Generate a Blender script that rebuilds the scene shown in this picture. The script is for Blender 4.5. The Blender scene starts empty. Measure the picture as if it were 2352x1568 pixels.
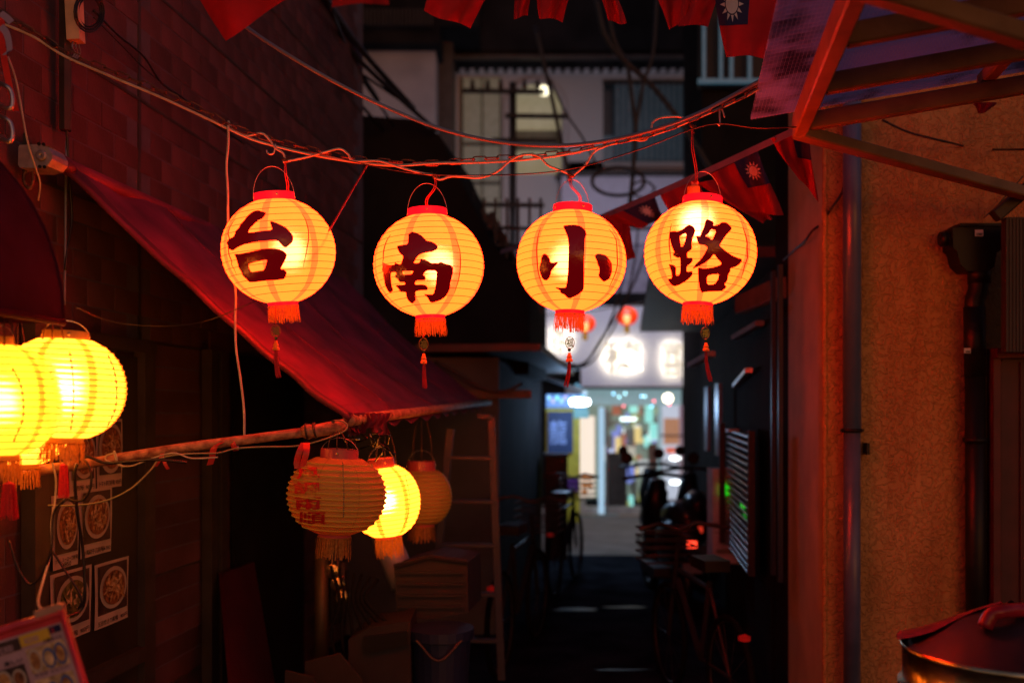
import bpy, math, random
from mathutils import Vector, Matrix, Euler
from mathutils.geometry import delaunay_2d_cdt
random.seed(7)
SC = bpy.context.scene
COL = SC.collection
# ---------------------------------------------------------------- camera
F, CX, HZ, EYE = 2287.0, 1176.0, 948.0, 1.6      # lens in units of a 2352 wide frame
cam = bpy.data.cameras.new('camera'); co = bpy.data.objects.new('camera', cam); COL.objects.link(co)
cam.sensor_width = 36; cam.lens = 35.0; cam.shift_y = (HZ-784)/2352
cam.clip_start = .05; cam.clip_end = 200
co.location = (0, 0, EYE); co.rotation_euler = (math.radians(90), 0, 0)
cam.dof.use_dof = True; cam.dof.focus_distance = 3.38; cam.dof.aperture_fstop = 1.4
SC.camera = co
# ---------------------------------------------------------------- world and exposure
w = bpy.data.worlds.new('World'); SC.world = w; w.use_nodes = True
wn = w.node_tree; bg = wn.nodes['Background']
sky = wn.nodes.new('ShaderNodeTexSky'); sky.sky_type = 'NISHITA'; sky.sun_disc = False
sky.sun_elevation = math.radians(3); sky.sun_rotation = math.radians(160)
hs = wn.nodes.new('ShaderNodeMixRGB'); hs.blend_type = 'MULTIPLY'; hs.inputs[0].default_value = 1
hs.inputs[2].default_value = (1.0, .70, .95, 1)
wn.links.new(sky.outputs[0], hs.inputs[1]); wn.links.new(hs.outputs[0], bg.inputs[0])
bg.inputs[1].default_value = 0.085
SC.view_settings.view_transform = 'Standard'; SC.view_settings.look = 'None'
SC.view_settings.exposure = 0; SC.view_settings.gamma = 1; SC.view_settings.use_curve_mapping = False
SC.render.engine = 'CYCLES'
cy = SC.cycles
cy.use_denoising = True
cy.caustics_reflective = False; cy.caustics_refractive = False
cy.sample_clamp_indirect = 2.0; cy.sample_clamp_direct = 0
cy.max_bounces = 6; cy.transparent_max_bounces = 8; cy.blur_glossy = 1.0
# ---------------------------------------------------------------- helpers
def V(*a): return Vector(a)
def P(x, y, Y): return Vector(((x-CX)/F*Y, Y, EYE+(HZ-y)/F*Y))
SL = .1137                                        # the alley runs a little to the right
def WL(x, y, off=0., x0=-2.0):                    # a point on the left house wall
    Y = (x0+off*1.0065)/((x-CX)/F-SL); return P(x, y, Y)
def WLp(Y, z, off=0., x0=-2.0): return Vector((x0+off*1.0065+SL*Y, Y, z))
def WR(x, y, off=0.): 
    Y = (.763-off*1.0065)/((x-CX)/F-SL); return P(x, y, Y)
def WRp(Y, z, off=0.): return Vector((.763-off*1.0065+SL*Y, Y, z))
U = Vector((SL, 1, 0)).normalized()               # along the alley
N = Vector((1, -SL, 0)).normalized()              # across it, to the right
WM = {}
def tag(o, label=None, cat=None, group=None, kind=None):
    if label: o['label'] = label
    if cat: o['category'] = cat
    if group: o['group'] = group
    if kind: o['kind'] = kind
    return o
def thing(name, label, cat, loc=(0, 0, 0), rot=None, group=None):
    o = bpy.data.objects.new(name, None); COL.objects.link(o); o.empty_display_size = .05
    o.location = loc
    if rot is not None: o.rotation_euler = rot
    WM[o.name] = Matrix.Translation(Vector(loc)) @ ((rot if isinstance(rot, Euler) else Euler(rot)).to_matrix().to_4x4() if rot is not None else Matrix())
    return tag(o, label, cat, group)
def crom(pts, n=6):
    pts = [Vector(p) for p in pts]
    if len(pts) < 3: return pts
    q = [pts[0]*2-pts[1]]+pts+[pts[-1]*2-pts[-2]]; out = []
    for i in range(1, len(q)-2):
        a, b, c, d = q[i-1:i+3]
        for k in range(n):
            t = k/n
            out.append(.5*((2*b)+(c-a)*t+(2*a-5*b+4*c-d)*t*t+(3*b-a-3*c+d)*t**3))
    out.append(pts[-1]); return out
class MB:
    def __init__(s): s.v = []; s.f = []
    def add(s, vs, fs):
        k = len(s.v); s.v += [Vector(p) for p in vs]; s.f += [tuple(i+k for i in f) for f in fs]; return s
    def box(s, c, sz, rot=None):
        c = Vector(c); M3 = (rot if isinstance(rot, Matrix) else Euler(rot).to_matrix()) if rot is not None else Matrix.Identity(3)
        vs = [c+M3 @ Vector((sx*sz[0]/2, sy*sz[1]/2, sz_*sz[2]/2)) for sx in (-1, 1) for sy in (-1, 1) for sz_ in (-1, 1)]
        return s.add(vs, [(0, 1, 3, 2), (4, 6, 7, 5), (0, 4, 5, 1), (2, 3, 7, 6), (0, 2, 6, 4), (1, 5, 7, 3)])
    def abox(s, c, sx, sy, sz):                   # box in the alley's own axes: across, along, up
        return s.box(c, (sx, sy, sz), Matrix((N, U, (0, 0, 1))).transposed())
    def beam(s, a, b, wd, ht, up=(0, 0, 1), bev=0):
        a = Vector(a); b = Vector(b); d = (b-a).normalized(); r = d.cross(Vector(up)).normalized(); u = r.cross(d)
        k = min(wd, ht)*.12
        prof = [(wd/2-k, -ht/2), (wd/2, -ht/2+k), (wd/2, ht/2-k), (wd/2-k, ht/2), (-wd/2+k, ht/2), (-wd/2, ht/2-k), (-wd/2, -ht/2+k), (-wd/2+k, -ht/2)]
        vs = [p+r*x+u*y for p in (a, b) for x, y in prof]; n = 8
        return s.add(vs, [(i, (i+1) % n, n+(i+1) % n, n+i) for i in range(n)]+[tuple(range(n))[::-1], tuple(range(n, 2*n))])
    def tube(s, pts, r, n=6, closed=False, cap=True, rs=None):
        pts = [Vector(p) for p in pts]; m = len(pts); k0 = len(s.v)
        nrm = None
        for i, p in enumerate(pts):
            a = pts[i-1] if (i or closed) else p; b = pts[(i+1) % m] if (i < m-1 or closed) else p
            t = (b-a)
            t = t.normalized() if t.length > 1e-9 else Vector((0, 0, 1))
            if nrm is None: nrm = t.orthogonal().normalized()
            else:
                nrm = nrm-t*nrm.dot(t); nrm = nrm.normalized() if nrm.length > 1e-6 else t.orthogonal().normalized()
            bi = t.cross(nrm); rr = rs[i] if rs else r
            for j in range(n):
                an = 2*math.pi*j/n; s.v.append(p+nrm*math.cos(an)*rr+bi*math.sin(an)*rr)
        for i in range(m if closed else m-1):
            for j in range(n):
                a = k0+i*n+j; b = k0+i*n+(j+1) % n; c = k0+((i+1) % m)*n+(j+1) % n; d = k0+((i+1) % m)*n+j
                s.f.append((a, b, c, d))
        if cap and not closed:
            s.f.append(tuple(k0+j for j in range(n))[::-1]); s.f.append(tuple(k0+(m-1)*n+j for j in range(n)))
        return s
    def lathe(s, prof, n=24, c=(0, 0, 0), M3=None):
        c = Vector(c); vs = []
        for r, z in prof:
            for j in range(n):
                a = 2*math.pi*j/n; p = Vector((r*math.cos(a), r*math.sin(a), z)); vs.append(c+(M3 @ p if M3 else p))
        fs = [(i*n+j, i*n+(j+1) % n, (i+1)*n+(j+1) % n, (i+1)*n+j) for i in range(len(prof)-1) for j in range(n)]
        return s.add(vs, fs)
    def grid(s, fn, nu, nv):
        vs = [fn(i/nu, j/nv) for j in range(nv+1) for i in range(nu+1)]
        return s.add(vs, [(j*(nu+1)+i, j*(nu+1)+i+1, (j+1)*(nu+1)+i+1, (j+1)*(nu+1)+i) for j in range(nv) for i in range(nu)])
    def prism(s, pts, d):                         # pts: planar polygon (world), d: thickness vector
        pts = [Vector(p) for p in pts]; n = len(pts); d = Vector(d)
        return s.add(pts+[p+d for p in pts], [tuple(range(n)), tuple(range(n, 2*n))[::-1]]+[(i, n+i, n+(i+1) % n, (i+1) % n) for i in range(n)])
    def ribbon(s, pts, wd, side, th=0):
        pts = [Vector(p) for p in pts]; m = len(pts); side = Vector(side)
        vs = []
        for i, p in enumerate(pts): 
            sd = side(i/(m-1)) if callable(side) else side
            vs += [p-sd*wd/2, p+sd*wd/2]
        return s.add(vs, [(2*i, 2*i+1, 2*i+3, 2*i+2) for i in range(m-1)])
    def build(s, name, mat, parent=None, smooth=False, label=None, cat=None, group=None, kind=None, local=False):
        vs = s.v; loc = Vector((0, 0, 0))
        if parent is not None:
            if not local:
                Mi = WM[parent.name].inverted(); vs = [Mi @ p for p in vs]
        elif not local:
            loc = Vector((sum(p.x for p in vs)/len(vs), sum(p.y for p in vs)/len(vs), min(p.z for p in vs)))
            vs = [p-loc for p in vs]
        me = bpy.data.meshes.new(name); me.from_pydata([tuple(p) for p in vs], [], s.f); me.update()
        if smooth: me.polygons.foreach_set('use_smooth', [True]*len(me.polygons))
        o = bpy.data.objects.new(name, me); COL.objects.link(o); o.location = loc
        if parent is not None: o.parent = parent; WM[o.name] = WM[parent.name]
        else: WM[o.name] = Matrix.Translation(loc)
        me.materials.append(mat)
        return tag(o, label, cat, group, kind)
def inst(src, name, parent, mat4):                # a copy sharing mesh data, placed in its parent's frame
    c = bpy.data.objects.new(name, src); COL.objects.link(c); c.parent = parent; c.matrix_local = mat4; return c
def copy_tree(o, parent=None):
    c = o.copy(); COL.objects.link(c); c.parent = parent
    for ch in list(o.children): copy_tree(ch, c)
    return c
_tc = {}
def text2d(body, bold=0.):
    k = (body, bold)
    if k not in _tc:
        c = bpy.data.curves.new('t', 'FONT'); c.body = body; c.offset = bold; c.resolution_u = 3
        o = bpy.data.objects.new('t', c); COL.objects.link(o)
        dg = bpy.context.evaluated_depsgraph_get()
        m = bpy.data.meshes.new_from_object(o.evaluated_get(dg), depsgraph=dg)
        vs = [(v.co.x, v.co.y) for v in m.vertices]; fs = [tuple(p.vertices) for p in m.polygons]
        bpy.data.objects.remove(o); bpy.data.curves.remove(c); bpy.data.meshes.remove(m)
        x0 = min(v[0] for v in vs); x1 = max(v[0] for v in vs); y0 = min(v[1] for v in vs); y1 = max(v[1] for v in vs)
        _tc[k] = ([((x-x0)/(x1-x0), (y-y0)/(y1-y0)) for x, y in vs], fs)
    return _tc[k]
def put_text(mb, body, o, ux, uy, bold=.01):      # fills the box o, ux (width vector), uy (height vector)
    vs, fs = text2d(body, bold); o = Vector(o)
    return mb.add([o+Vector(ux)*x+Vector(uy)*y for x, y in vs], fs)
# ---------------------------------------------------------------- materials
def M(name, col, rough=.6, metal=0., var=.18, scale=9, bump=0., bscale=70, col2=None, emit=None, es=0., trans=0., spec=None, cov=.5, det=4):
    m = bpy.data.materials.new(name); m.use_nodes = True; t = m.node_tree; b = t.nodes['Principled BSDF']
    tc = t.nodes.new('ShaderNodeTexCoord'); no = t.nodes.new('ShaderNodeTexNoise'); no.inputs['Scale'].default_value = scale
    no.inputs['Detail'].default_value = det; t.links.new(tc.outputs['Object'], no.inputs['Vector'])
    r = t.nodes.new('ShaderNodeValToRGB'); a = [max(0, c*(1-var)) for c in col]; z = [min(1, c*(1+var)) for c in (col2 or col)]
    r.color_ramp.elements[0].position = cov-.18; r.color_ramp.elements[1].position = cov+.18
    r.color_ramp.elements[0].color = (*a, 1); r.color_ramp.elements[1].color = (*z, 1)
    t.links.new(no.outputs[0], r.inputs[0]); t.links.new(r.outputs[0], b.inputs['Base Color'])
    b.inputs['Roughness'].default_value = rough; b.inputs['Metallic'].default_value = metal
    if spec is not None: b.inputs['Specular IOR Level'].default_value = spec
    if bump:
        n2 = t.nodes.new('ShaderNodeTexNoise'); n2.inputs['Scale'].default_value = bscale; n2.inputs['Detail'].default_value = 5
        t.links.new(tc.outputs['Object'], n2.inputs['Vector'])
        bp = t.nodes.new('ShaderNodeBump'); bp.inputs['Strength'].default_value = min(1, bump); bp.inputs['Distance'].default_value = .004
        t.links.new(n2.outputs[0], bp.inputs['Height']); t.links.new(bp.outputs[0], b.inputs['Normal'])
    if emit: b.inputs['Emission Color'].default_value = (*emit, 1); b.inputs['Emission Strength'].default_value = es
    if trans:
        tr = t.nodes.new('ShaderNodeBsdfTranslucent'); mx = t.nodes.new('ShaderNodeMixShader'); mx.inputs[0].default_value = trans
        t.links.new(r.outputs[0], tr.inputs[0]); t.links.new(b.outputs[0], mx.inputs[1]); t.links.new(tr.outputs[0], mx.inputs[2])
        t.links.new(mx.outputs[0], t.nodes['Material Output'].inputs[0])
    return m
def nd(t, typ, **kw):
    n = t.nodes.new(typ)
    for k, v in kw.items(): setattr(n, k, v)
    return n
def math_(t, op, a, b=None, c=None):
    n = t.nodes.new('ShaderNodeMath'); n.operation = op
    for i, x in enumerate((a, b, c)):
        if x is None: continue
        if isinstance(x, (int, float)): n.inputs[i].default_value = x
        else: t.links.new(x, n.inputs[i])
    return n.outputs[0]
def paper(name, em, em_seam, nseam, wseam, refr=None, rrough=.45, base=(.8, .5, .2), tr=0., phase=0., wrinkle=.06):
    """lantern paper: glowing cloth with overlap seams; the bulb behind it shows as a soft hot spot"""
    m = bpy.data.materials.new(name); m.use_nodes = True; t = m.node_tree; L = t.links; b = t.nodes['Principled BSDF']
    tc = nd(t, 'ShaderNodeTexCoord'); sp = nd(t, 'ShaderNodeSeparateXYZ'); L.new(tc.outputs['Object'], sp.inputs[0])
    wn_ = nd(t, 'ShaderNodeTexNoise'); wn_.inputs['Scale'].default_value = 22; L.new(tc.outputs['Object'], wn_.inputs['Vector'])
    ang = math_(t, 'ARCTAN2', sp.outputs[1], sp.outputs[0])
    fr = math_(t, 'FRACT', math_(t, 'ADD', math_(t, 'MULTIPLY', ang, nseam/(2*math.pi)), 10.5+phase))
    dist = math_(t, 'ABSOLUTE', math_(t, 'SUBTRACT', fr, .5))
    rad = math_(t, 'SQRT', math_(t, 'ADD', math_(t, 'MULTIPLY', sp.outputs[0], sp.outputs[0]), math_(t, 'MULTIPLY', sp.outputs[1], sp.outputs[1])))
    arc = math_(t, 'MULTIPLY', math_(t, 'MULTIPLY', dist, 2*math.pi/nseam), math_(t, 'ADD', math_(t, 'MULTIPLY', rad, .6), .05))
    arc = math_(t, 'ADD', arc, math_(t, 'MULTIPLY', math_(t, 'SUBTRACT', wn_.outputs[0], .5), wseam*.35))
    mask = math_(t, 'LESS_THAN', arc, wseam/2)
    wr = nd(t, 'ShaderNodeTexNoise'); wr.inputs['Scale'].default_value = 14; wr.inputs['Detail'].default_value = 7; wr.inputs['Distortion'].default_value = 1.5
    L.new(tc.outputs['Object'], wr.inputs['Vector'])
    mix = nd(t, 'ShaderNodeMixRGB'); L.new(mask, mix.inputs[0]); mix.inputs[1].default_value = (*em, 1); mix.inputs[2].default_value = (*em_seam, 1)
    vr = math_(t, 'ADD', math_(t, 'MULTIPLY', wr.outputs[0], wrinkle*4), 1-wrinkle*2)
    if max(em) > 0:
        L.new(mix.outputs[0], b.inputs['Emission Color']); L.new(vr, b.inputs['Emission Strength'])
        b.inputs['Base Color'].default_value = (*base, 1)
    else:
        mc = nd(t, 'ShaderNodeMixRGB'); L.new(mask, mc.inputs[0]); mc.inputs[1].default_value = (*base, 1); mc.inputs[2].default_value = tuple(c*.7 for c in base)+(1,)
        L.new(mc.outputs[0], b.inputs['Base Color'])
    b.inputs['Roughness'].default_value = .6; b.inputs['Specular IOR Level'].default_value = .2
    bp = nd(t, 'ShaderNodeBump'); bp.inputs['Strength'].default_value = .5; bp.inputs['Distance'].default_value = .003
    L.new(wr.outputs[0], bp.inputs['Height']); L.new(bp.outputs[0], b.inputs['Normal'])
    out = b.outputs[0]
    if tr:
        ts = nd(t, 'ShaderNodeBsdfTranslucent'); ts.inputs[0].default_value = (*base, 1); mx = nd(t, 'ShaderNodeMixShader'); mx.inputs[0].default_value = tr
        L.new(out, mx.inputs[1]); L.new(ts.outputs[0], mx.inputs[2]); out = mx.outputs[0]
    if refr:
        rf = nd(t, 'ShaderNodeBsdfRefraction'); rf.inputs['IOR'].default_value = 1.5; rf.inputs['Roughness'].default_value = rrough
        rc = nd(t, 'ShaderNodeMixRGB'); L.new(mask, rc.inputs[0]); rc.inputs[1].default_value = (*refr, 1); rc.inputs[2].default_value = tuple(c*.45 for c in refr)+(1,)
        L.new(rc.outputs[0], rf.inputs['Color'])
        ad = nd(t, 'ShaderNodeAddShader'); L.new(out, ad.inputs[0]); L.new(rf.outputs[0], ad.inputs[1]); out = ad.outputs[0]
    L.new(out, t.nodes['Material Output'].inputs[0]); return m
def emat(name, col, s): return M(name, (.2, .2, .2), emit=col, es=s)

m_brick = M('brick face', (.088, .039, .047), .75, var=.35, scale=3.1, bump=.6, bscale=90)
m_mortar = M('mortar', (.09, .085, .125), .9, bump=.5)
m_dark = M('dark painted timber', (.035, .03, .028), .55, var=.3, bump=.3)
m_black = M('black plastic', (.010, .010, .011), .4, var=.2, spec=.3)
m_wallgrey = M('grey render', (.30, .30, .32), .85, var=.2, scale=1.5, bump=.4)
m_nearblack = M('near black matte', (.016, .015, .016), .9, spec=.04, var=.35, scale=1.8, bump=.4)  # plain near black, a little mottled
m_steel = M('worn steel', (.45, .45, .47), .35, .9, var=.2, scale=20)
m_white = M('white plastic', (.75, .73, .7), .45, var=.08)
m_cordw = M('yellowed white cord', (.50, .52, .44), .5, var=.2, scale=30)
m_cordb = M('black cord', (.015, .015, .015), .4)
m_cordg = M('grey cable', (.16, .22, .32), .35)
m_red_cloth = M('red flag cloth', (.42, .014, .02), .8, var=.15, scale=14, trans=.35, bump=.2, bscale=200)
m_navy = M('navy flag cloth', (.012, .012, .07), .8)
m_flagwhite = M('white flag print', (.75, .72, .72), .8, trans=.2)
m_fabric = M('wine red awning canvas', (.14, .014, .048), .62, var=.55, scale=4.5, bump=.7, bscale=13, trans=.08, det=8)
m_fabric2 = M('dark red hood canvas', (.05, .010, .024), .8, spec=.05, var=.3, scale=7, bump=.3, bscale=300, trans=.04, det=9)
m_rust = M('rusty painted pipe', (.33, .12, .06), .7, var=.45, scale=38, bump=.8, bscale=160, col2=(.42, .24, .13))
m_chain = M('rusty chain steel', (.12, .07, .05), .55, .5, var=.5, scale=60)
m_ring = M('red plastic ring', (.75, .02, .035), .3, trans=.35, emit=(1, .012, .04), es=.55)  # backlit glow of the collar partly put in as emission
m_ringoff = M('faded red plastic ring', (.6, .10, .12), .35)
m_ringyel = M('yellowed lantern collar', (.55, .36, .12), .5, trans=.3)
m_rivet = M('brass rivet', (.7, .55, .3), .25, 1)
m_vinyl = M('black lettering film', (.018, .004, .005), .2, var=.3, scale=16, bump=.9, bscale=26, emit=(.16, .0, .002), es=.62)  # emission stands in for lantern light showing through the film
m_wire = M('rib wire', (.12, .01, .01), .5)
m_ribdark = M('dark orange rib line', (.30, .12, .015), .7, emit=(1, .35, .02), es=.12)  # ribs darker orange than the paper, slightly emissive
m_fringe = M('orange silk fringe', (.30, .14, .015), .6, var=.5, scale=120, trans=.4, emit=(1, .10, .004), es=.38)  # lantern light on the strands put in as emission
m_fringey = M('golden silk fringe', (.55, .26, .05), .6, var=.3, scale=120, trans=.4)
m_tassel = M('crimson tassel silk', (.62, .015, .04), .6, var=.3, scale=200, trans=.3)
m_coin = M('bronze green coin', (.16, .19, .04), .35, .7)
m_jade = M('green bead', (.01, .09, .03), .2)
m_gourd = M('orange resin gourd', (.85, .32, .03), .3)
m_wood = M('raw softwood beam', (.22, .15, .09), .65, var=.35, scale=5, bump=.3, bscale=60)
m_woodx = M('weathered softwood rafter', (.20, .13, .07), .7, var=.4, scale=6, bump=.3)
m_greypipe = M('grey vinyl pipe', (.10, .15, .30), .32, var=.1, scale=5)
m_blackpipe = M('black vinyl pipe', (.010, .009, .009), .45, var=.2, spec=.25)
m_sticker = M('white sticker', (.7, .68, .68), .5)
m_doorred = M('dark red door paint', (.08, .008, .012), .6, var=.3, scale=6)
m_siding = M('grooved tin siding', (.045, .028, .03), .6, var=.25, scale=7)
m_ground = M('damp dark asphalt', (.022, .024, .03), .8, var=.5, scale=3, bump=.8, bscale=45, det=8, spec=0.)
m_street = M('street paving', (.20, .18, .17), .7, var=.3, scale=2.5, bump=.3)
m_tealtile = M('teal paving tile', (.08, .3, .26), .6); m_ortile = M('orange paving tile', (.5, .28, .12), .6); m_paletile = M('pale paving tile', (.5, .47, .42), .6)
m_ribbon = M('red plastic ribbon', (.7, .06, .05), .4, trans=.3)
m_glass = M('dark window glass', (.02, .03, .035), .08)
m_paperw = M('poster paper', (.62, .52, .42), .5, var=.12, scale=12)
m_ink = M('black ink', (.015, .013, .012), .6); m_inkred = M('red ink', (.55, .015, .015), .6)
m_food = [M('food %s' % n, c, .5, var=.5, scale=60, col2=d) for n, c, d in
          (('sauce', (.12, .03, .015), (.3, .12, .04)), ('greens', (.04, .07, .02), (.16, .14, .04)), ('meat', (.35, .10, .04), (.5, .3, .1)), ('noodle', (.5, .35, .16), (.6, .45, .25)))]
m_plate = M('white dish print', (.5, .45, .36), .5); m_plateb = M('blue dish print', (.05, .12, .35), .5); m_photo = M('dark photo print', (.05, .03, .03), .5, var=.5, scale=20)
m_menured = M('pink red menu frame', (.62, .06, .09), .35, var=.2, scale=12); m_menupaper = M('menu sheet', (.5, .36, .42), .4, var=.15, scale=15)
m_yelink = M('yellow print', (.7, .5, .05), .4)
m_card = M('cardboard', (.03, .022, .015), .85, var=.2); m_bin = M('blue plastic bin', (.01, .018, .06), .5); m_crate = M('grey mauve crate', (.014, .013, .018), .7)
m_brass = M('dented brass', (.62, .40, .12), .26, 1, var=.45, scale=9, bump=1, bscale=11, col2=(.75, .6, .35))
m_lid = M('dark lacquered lid', (.022, .014, .018), .5, var=.4, scale=7); m_redwrap = M('red wrapped tape', (.30, .01, .02), .3, var=.3, scale=20, bump=1, bscale=40)

def stucco():
    m = bpy.data.materials.new('orange stucco'); m.use_nodes = True; t = m.node_tree; L = t.links; b = t.nodes['Principled BSDF']
    tc = nd(t, 'ShaderNodeTexCoord')
    n1 = nd(t, 'ShaderNodeTexNoise'); n1.inputs['Scale'].default_value = 1.6; n1.inputs['Detail'].default_value = 3; L.new(tc.outputs['Object'], n1.inputs['Vector'])
    r = nd(t, 'ShaderNodeValToRGB'); e = r.color_ramp.elements; e[0].position = .34; e[0].color = (.54, .24, .06, 1); e[1].position = .68; e[1].color = (.66, .32, .10, 1)
    L.new(n1.outputs[0], r.inputs[0]); L.new(r.outputs[0], b.inputs['Base Color']); b.inputs['Roughness'].default_value = .7
    mp = nd(t, 'ShaderNodeMapping'); mp.inputs['Scale'].default_value = (7, 7, .9); L.new(tc.outputs['Object'], mp.inputs['Vector'])
    ns = nd(t, 'ShaderNodeTexNoise'); ns.inputs['Scale'].default_value = 1.6; ns.inputs['Detail'].default_value = 7; L.new(mp.outputs[0], ns.inputs['Vector'])
    rs_ = nd(t, 'ShaderNodeValToRGB'); q = rs_.color_ramp.elements; q[0].position = .40; q[0].color = (.62, .45, .36, 1); q[1].position = .56; q[1].color = (1, 1, 1, 1); L.new(ns.outputs[0], rs_.inputs[0])
    ml = nd(t, 'ShaderNodeMixRGB'); ml.blend_type = 'MULTIPLY'; ml.inputs[0].default_value = .4; L.new(r.outputs[0], ml.inputs[1]); L.new(rs_.outputs[0], ml.inputs[2]); L.new(ml.outputs[0], b.inputs['Base Color'])
    n2 = nd(t, 'ShaderNodeTexNoise'); n2.inputs['Scale'].default_value = 36; n2.inputs['Detail'].default_value = 3; n2.inputs['Distortion'].default_value = 1.2; L.new(tc.outputs['Object'], n2.inputs['Vector'])
    r2 = nd(t, 'ShaderNodeValToRGB'); r2.color_ramp.elements[0].position = .46; r2.color_ramp.elements[1].position = .56; L.new(n2.outputs[0], r2.inputs[0])
    n3 = nd(t, 'ShaderNodeTexNoise'); n3.inputs['Scale'].default_value = 120; L.new(tc.outputs['Object'], n3.inputs['Vector'])
    h = math_(t, 'ADD', r2.outputs[0], math_(t, 'MULTIPLY', n3.outputs[0], .12))
    bp = nd(t, 'ShaderNodeBump'); bp.inputs['Strength'].default_value = .9; bp.inputs['Distance'].default_value = .006; L.new(h, bp.inputs['Height']); L.new(bp.outputs[0], b.inputs['Normal'])
    return m
m_stucco = stucco()
def vary(m, lo=.62, hi=1.25):                     # every tile its own shade
    t = m.node_tree; b = t.nodes['Principled BSDF']; src = b.inputs['Base Color'].links[0].from_socket
    oi = nd(t, 'ShaderNodeObjectInfo'); ge = nd(t, 'ShaderNodeNewGeometry')
    f = math_(t, 'FRACT', math_(t, 'ADD', math_(t, 'MULTIPLY', oi.outputs['Random'], 7.3), ge.outputs['Random Per Island']))
    mr = nd(t, 'ShaderNodeMapRange'); mr.inputs[3].default_value = lo; mr.inputs[4].default_value = hi; t.links.new(f, mr.inputs[0])
    mx = nd(t, 'ShaderNodeVectorMath'); mx.operation = 'SCALE'; t.links.new(src, mx.inputs[0]); t.links.new(mr.outputs[0], mx.inputs['Scale']); t.links.new(mx.outputs[0], b.inputs['Base Color'])
vary(m_brick)
def sheetmat():
    m = bpy.data.materials.new('corrugated polycarbonate'); m.use_nodes = True; t = m.node_tree; L = t.links; b = t.nodes['Principled BSDF']
    tc = nd(t, 'ShaderNodeTexCoord'); n1 = nd(t, 'ShaderNodeTexNoise'); n1.inputs['Scale'].default_value = 5; n1.inputs['Detail'].default_value = 8; L.new(tc.outputs['Object'], n1.inputs['Vector'])
    r = nd(t, 'ShaderNodeValToRGB'); e = r.color_ramp.elements; e[0].position = .36; e[0].color = (.16, .14, .20, 1); e[1].position = .5; e[1].color = (.62, .62, .95, 1)
    L.new(n1.outputs[0], r.inputs[0]); L.new(r.outputs[0], b.inputs['Base Color']); b.inputs['Roughness'].default_value = .3
    ts = nd(t, 'ShaderNodeBsdfTranslucent'); L.new(r.outputs[0], ts.inputs[0]); mx = nd(t, 'ShaderNodeMixShader'); mx.inputs[0].default_value = .75
    L.new(b.outputs[0], mx.inputs[1]); L.new(ts.outputs[0], mx.inputs[2]); L.new(mx.outputs[0], t.nodes['Material Output'].inputs[0]); return m
m_sheet = sheetmat()

# ================================================================ SETTING
def plane(name, x0, x1, y0, y1, z, mat, nx=1, ny=1, **kw):
    return MB().grid(lambda u, v: V(x0+(x1-x0)*u, y0+(y1-y0)*v, z), nx, ny).build(name, mat, **kw)
plane('alley_ground', -60, 60, -20, 90, 0, m_ground, kind='structure')
plane('street', -14, 16, 11.2, 15.78, .004, m_street, kind='structure')
mb = MB()
def puddle(cx_, cy_, rx, ry, seed):
    rnd = random.Random(seed); n = 26; ph = [rnd.uniform(0, 6) for _ in range(4)]
    pts = [V(cx_+rx*math.cos(a)*(1+.25*math.sin(2*a+ph[0])+.15*math.sin(5*a+ph[1])), cy_+ry*math.sin(a)*(1+.2*math.sin(3*a+ph[2])), .004) for a in [6.2832*i/n for i in range(n)]]
    MB().add(pts, [tuple(range(n))]).build('puddle', m_puddle, kind='structure')
m_puddle = M('thin rain water', (.01, .012, .016), .45, bump=1, bscale=60, spec=.06)
for i, (px_, yy, rx, ry) in enumerate(((1320, 8.1, .22, .07), (1440, 8.2, .16, .05), (1430, 6.2, .18, .02))): puddle((px_-CX)/F*yy, yy, rx, ry, i)
kerb = mb.box(V(1, 15.93, .05), (30, .3, .1)).build('kerb_strip', m_paletile, kind='structure')
for i in range(14):
    for j in range(2):
        t = MB().box(V(.75+i*.2, 15.63-j*.13, .006), (.19, .12, .012)); 
        t.build('paving_tile', (m_tealtile, m_ortile, m_paletile)[(i*2+j*5+i//3) % 3], bpy.data.objects['street'])

# ================================================================ LEFT HOUSE
lh = thing('brick_house', 'dark red brick-faced house along the left side of the alley', 'house', (-1.9, 4, 0))
c = WLp(4.9, 2.6, -.12); MB().abox(c, .2, 5.6, 5.2).build('wall', m_mortar, lh)
BR = MB().box((0, 0, 0), (.012, .192, .092)); bm_ = bpy.data.meshes.new('brick'); bm_.from_pydata([tuple(v) for v in BR.v], [], BR.f); bm_.materials.append(m_brick)
rows = 54; cells = []
for r in range(rows):
    z = .05+r*.1
    off = (.0 if r % 2 else .1)
    for k in range(-1, 31):
        s = 2.16+k*.2+off
        cells.append((s, z))
def in_gap(s): return abs(s-4.16) < .06
vis = []
R3 = Matrix((N, U, (0, 0, 1))).transposed()
for s, z in cells:
    if s > 7.55 or in_gap(s) or (4.2 < s < 4.84 and z < 1.93): continue
    p = WLp(0, z)+U*s
    if p.y < 2.1: continue
    px = CX+p.x/p.y*F; py = HZ-(z-EYE)/p.y*F
    seen = -10 < px < 790 and -10 < py < 1568 and not (py > 760 and 60 < px < 350)
    vis.append((0 if (seen and (py < 900)) else (1 if seen else 2), p.y, s, z))
vis.sort()
mbr = MB()
for i, (a, y, s, z) in enumerate(vis):
    j = random.uniform(-.0015, .0015)
    cpos = WLp(0, z, -.0235+j)+U*s
    rot = R3 @ Euler((random.uniform(-.01, .01), 0, 0)).to_matrix()
    if i < 296:
        inst(bm_, 'brick', lh, WM[lh.name].inverted() @ (Matrix.Translation(cpos) @ rot.to_4x4()))
    elif a < 2 or y < 7.5: mbr.box(cpos, (.012, .192, .092), rot)
mbr.build('brickwork', m_brick, lh, kind='stuff')
for r in range(4, rows, 5):
    MB().abox(WLp(4.9, .05+r*.1-.05, -.018), .008, 5.5, .013).build('panel_joint', m_dark, lh)
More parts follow.
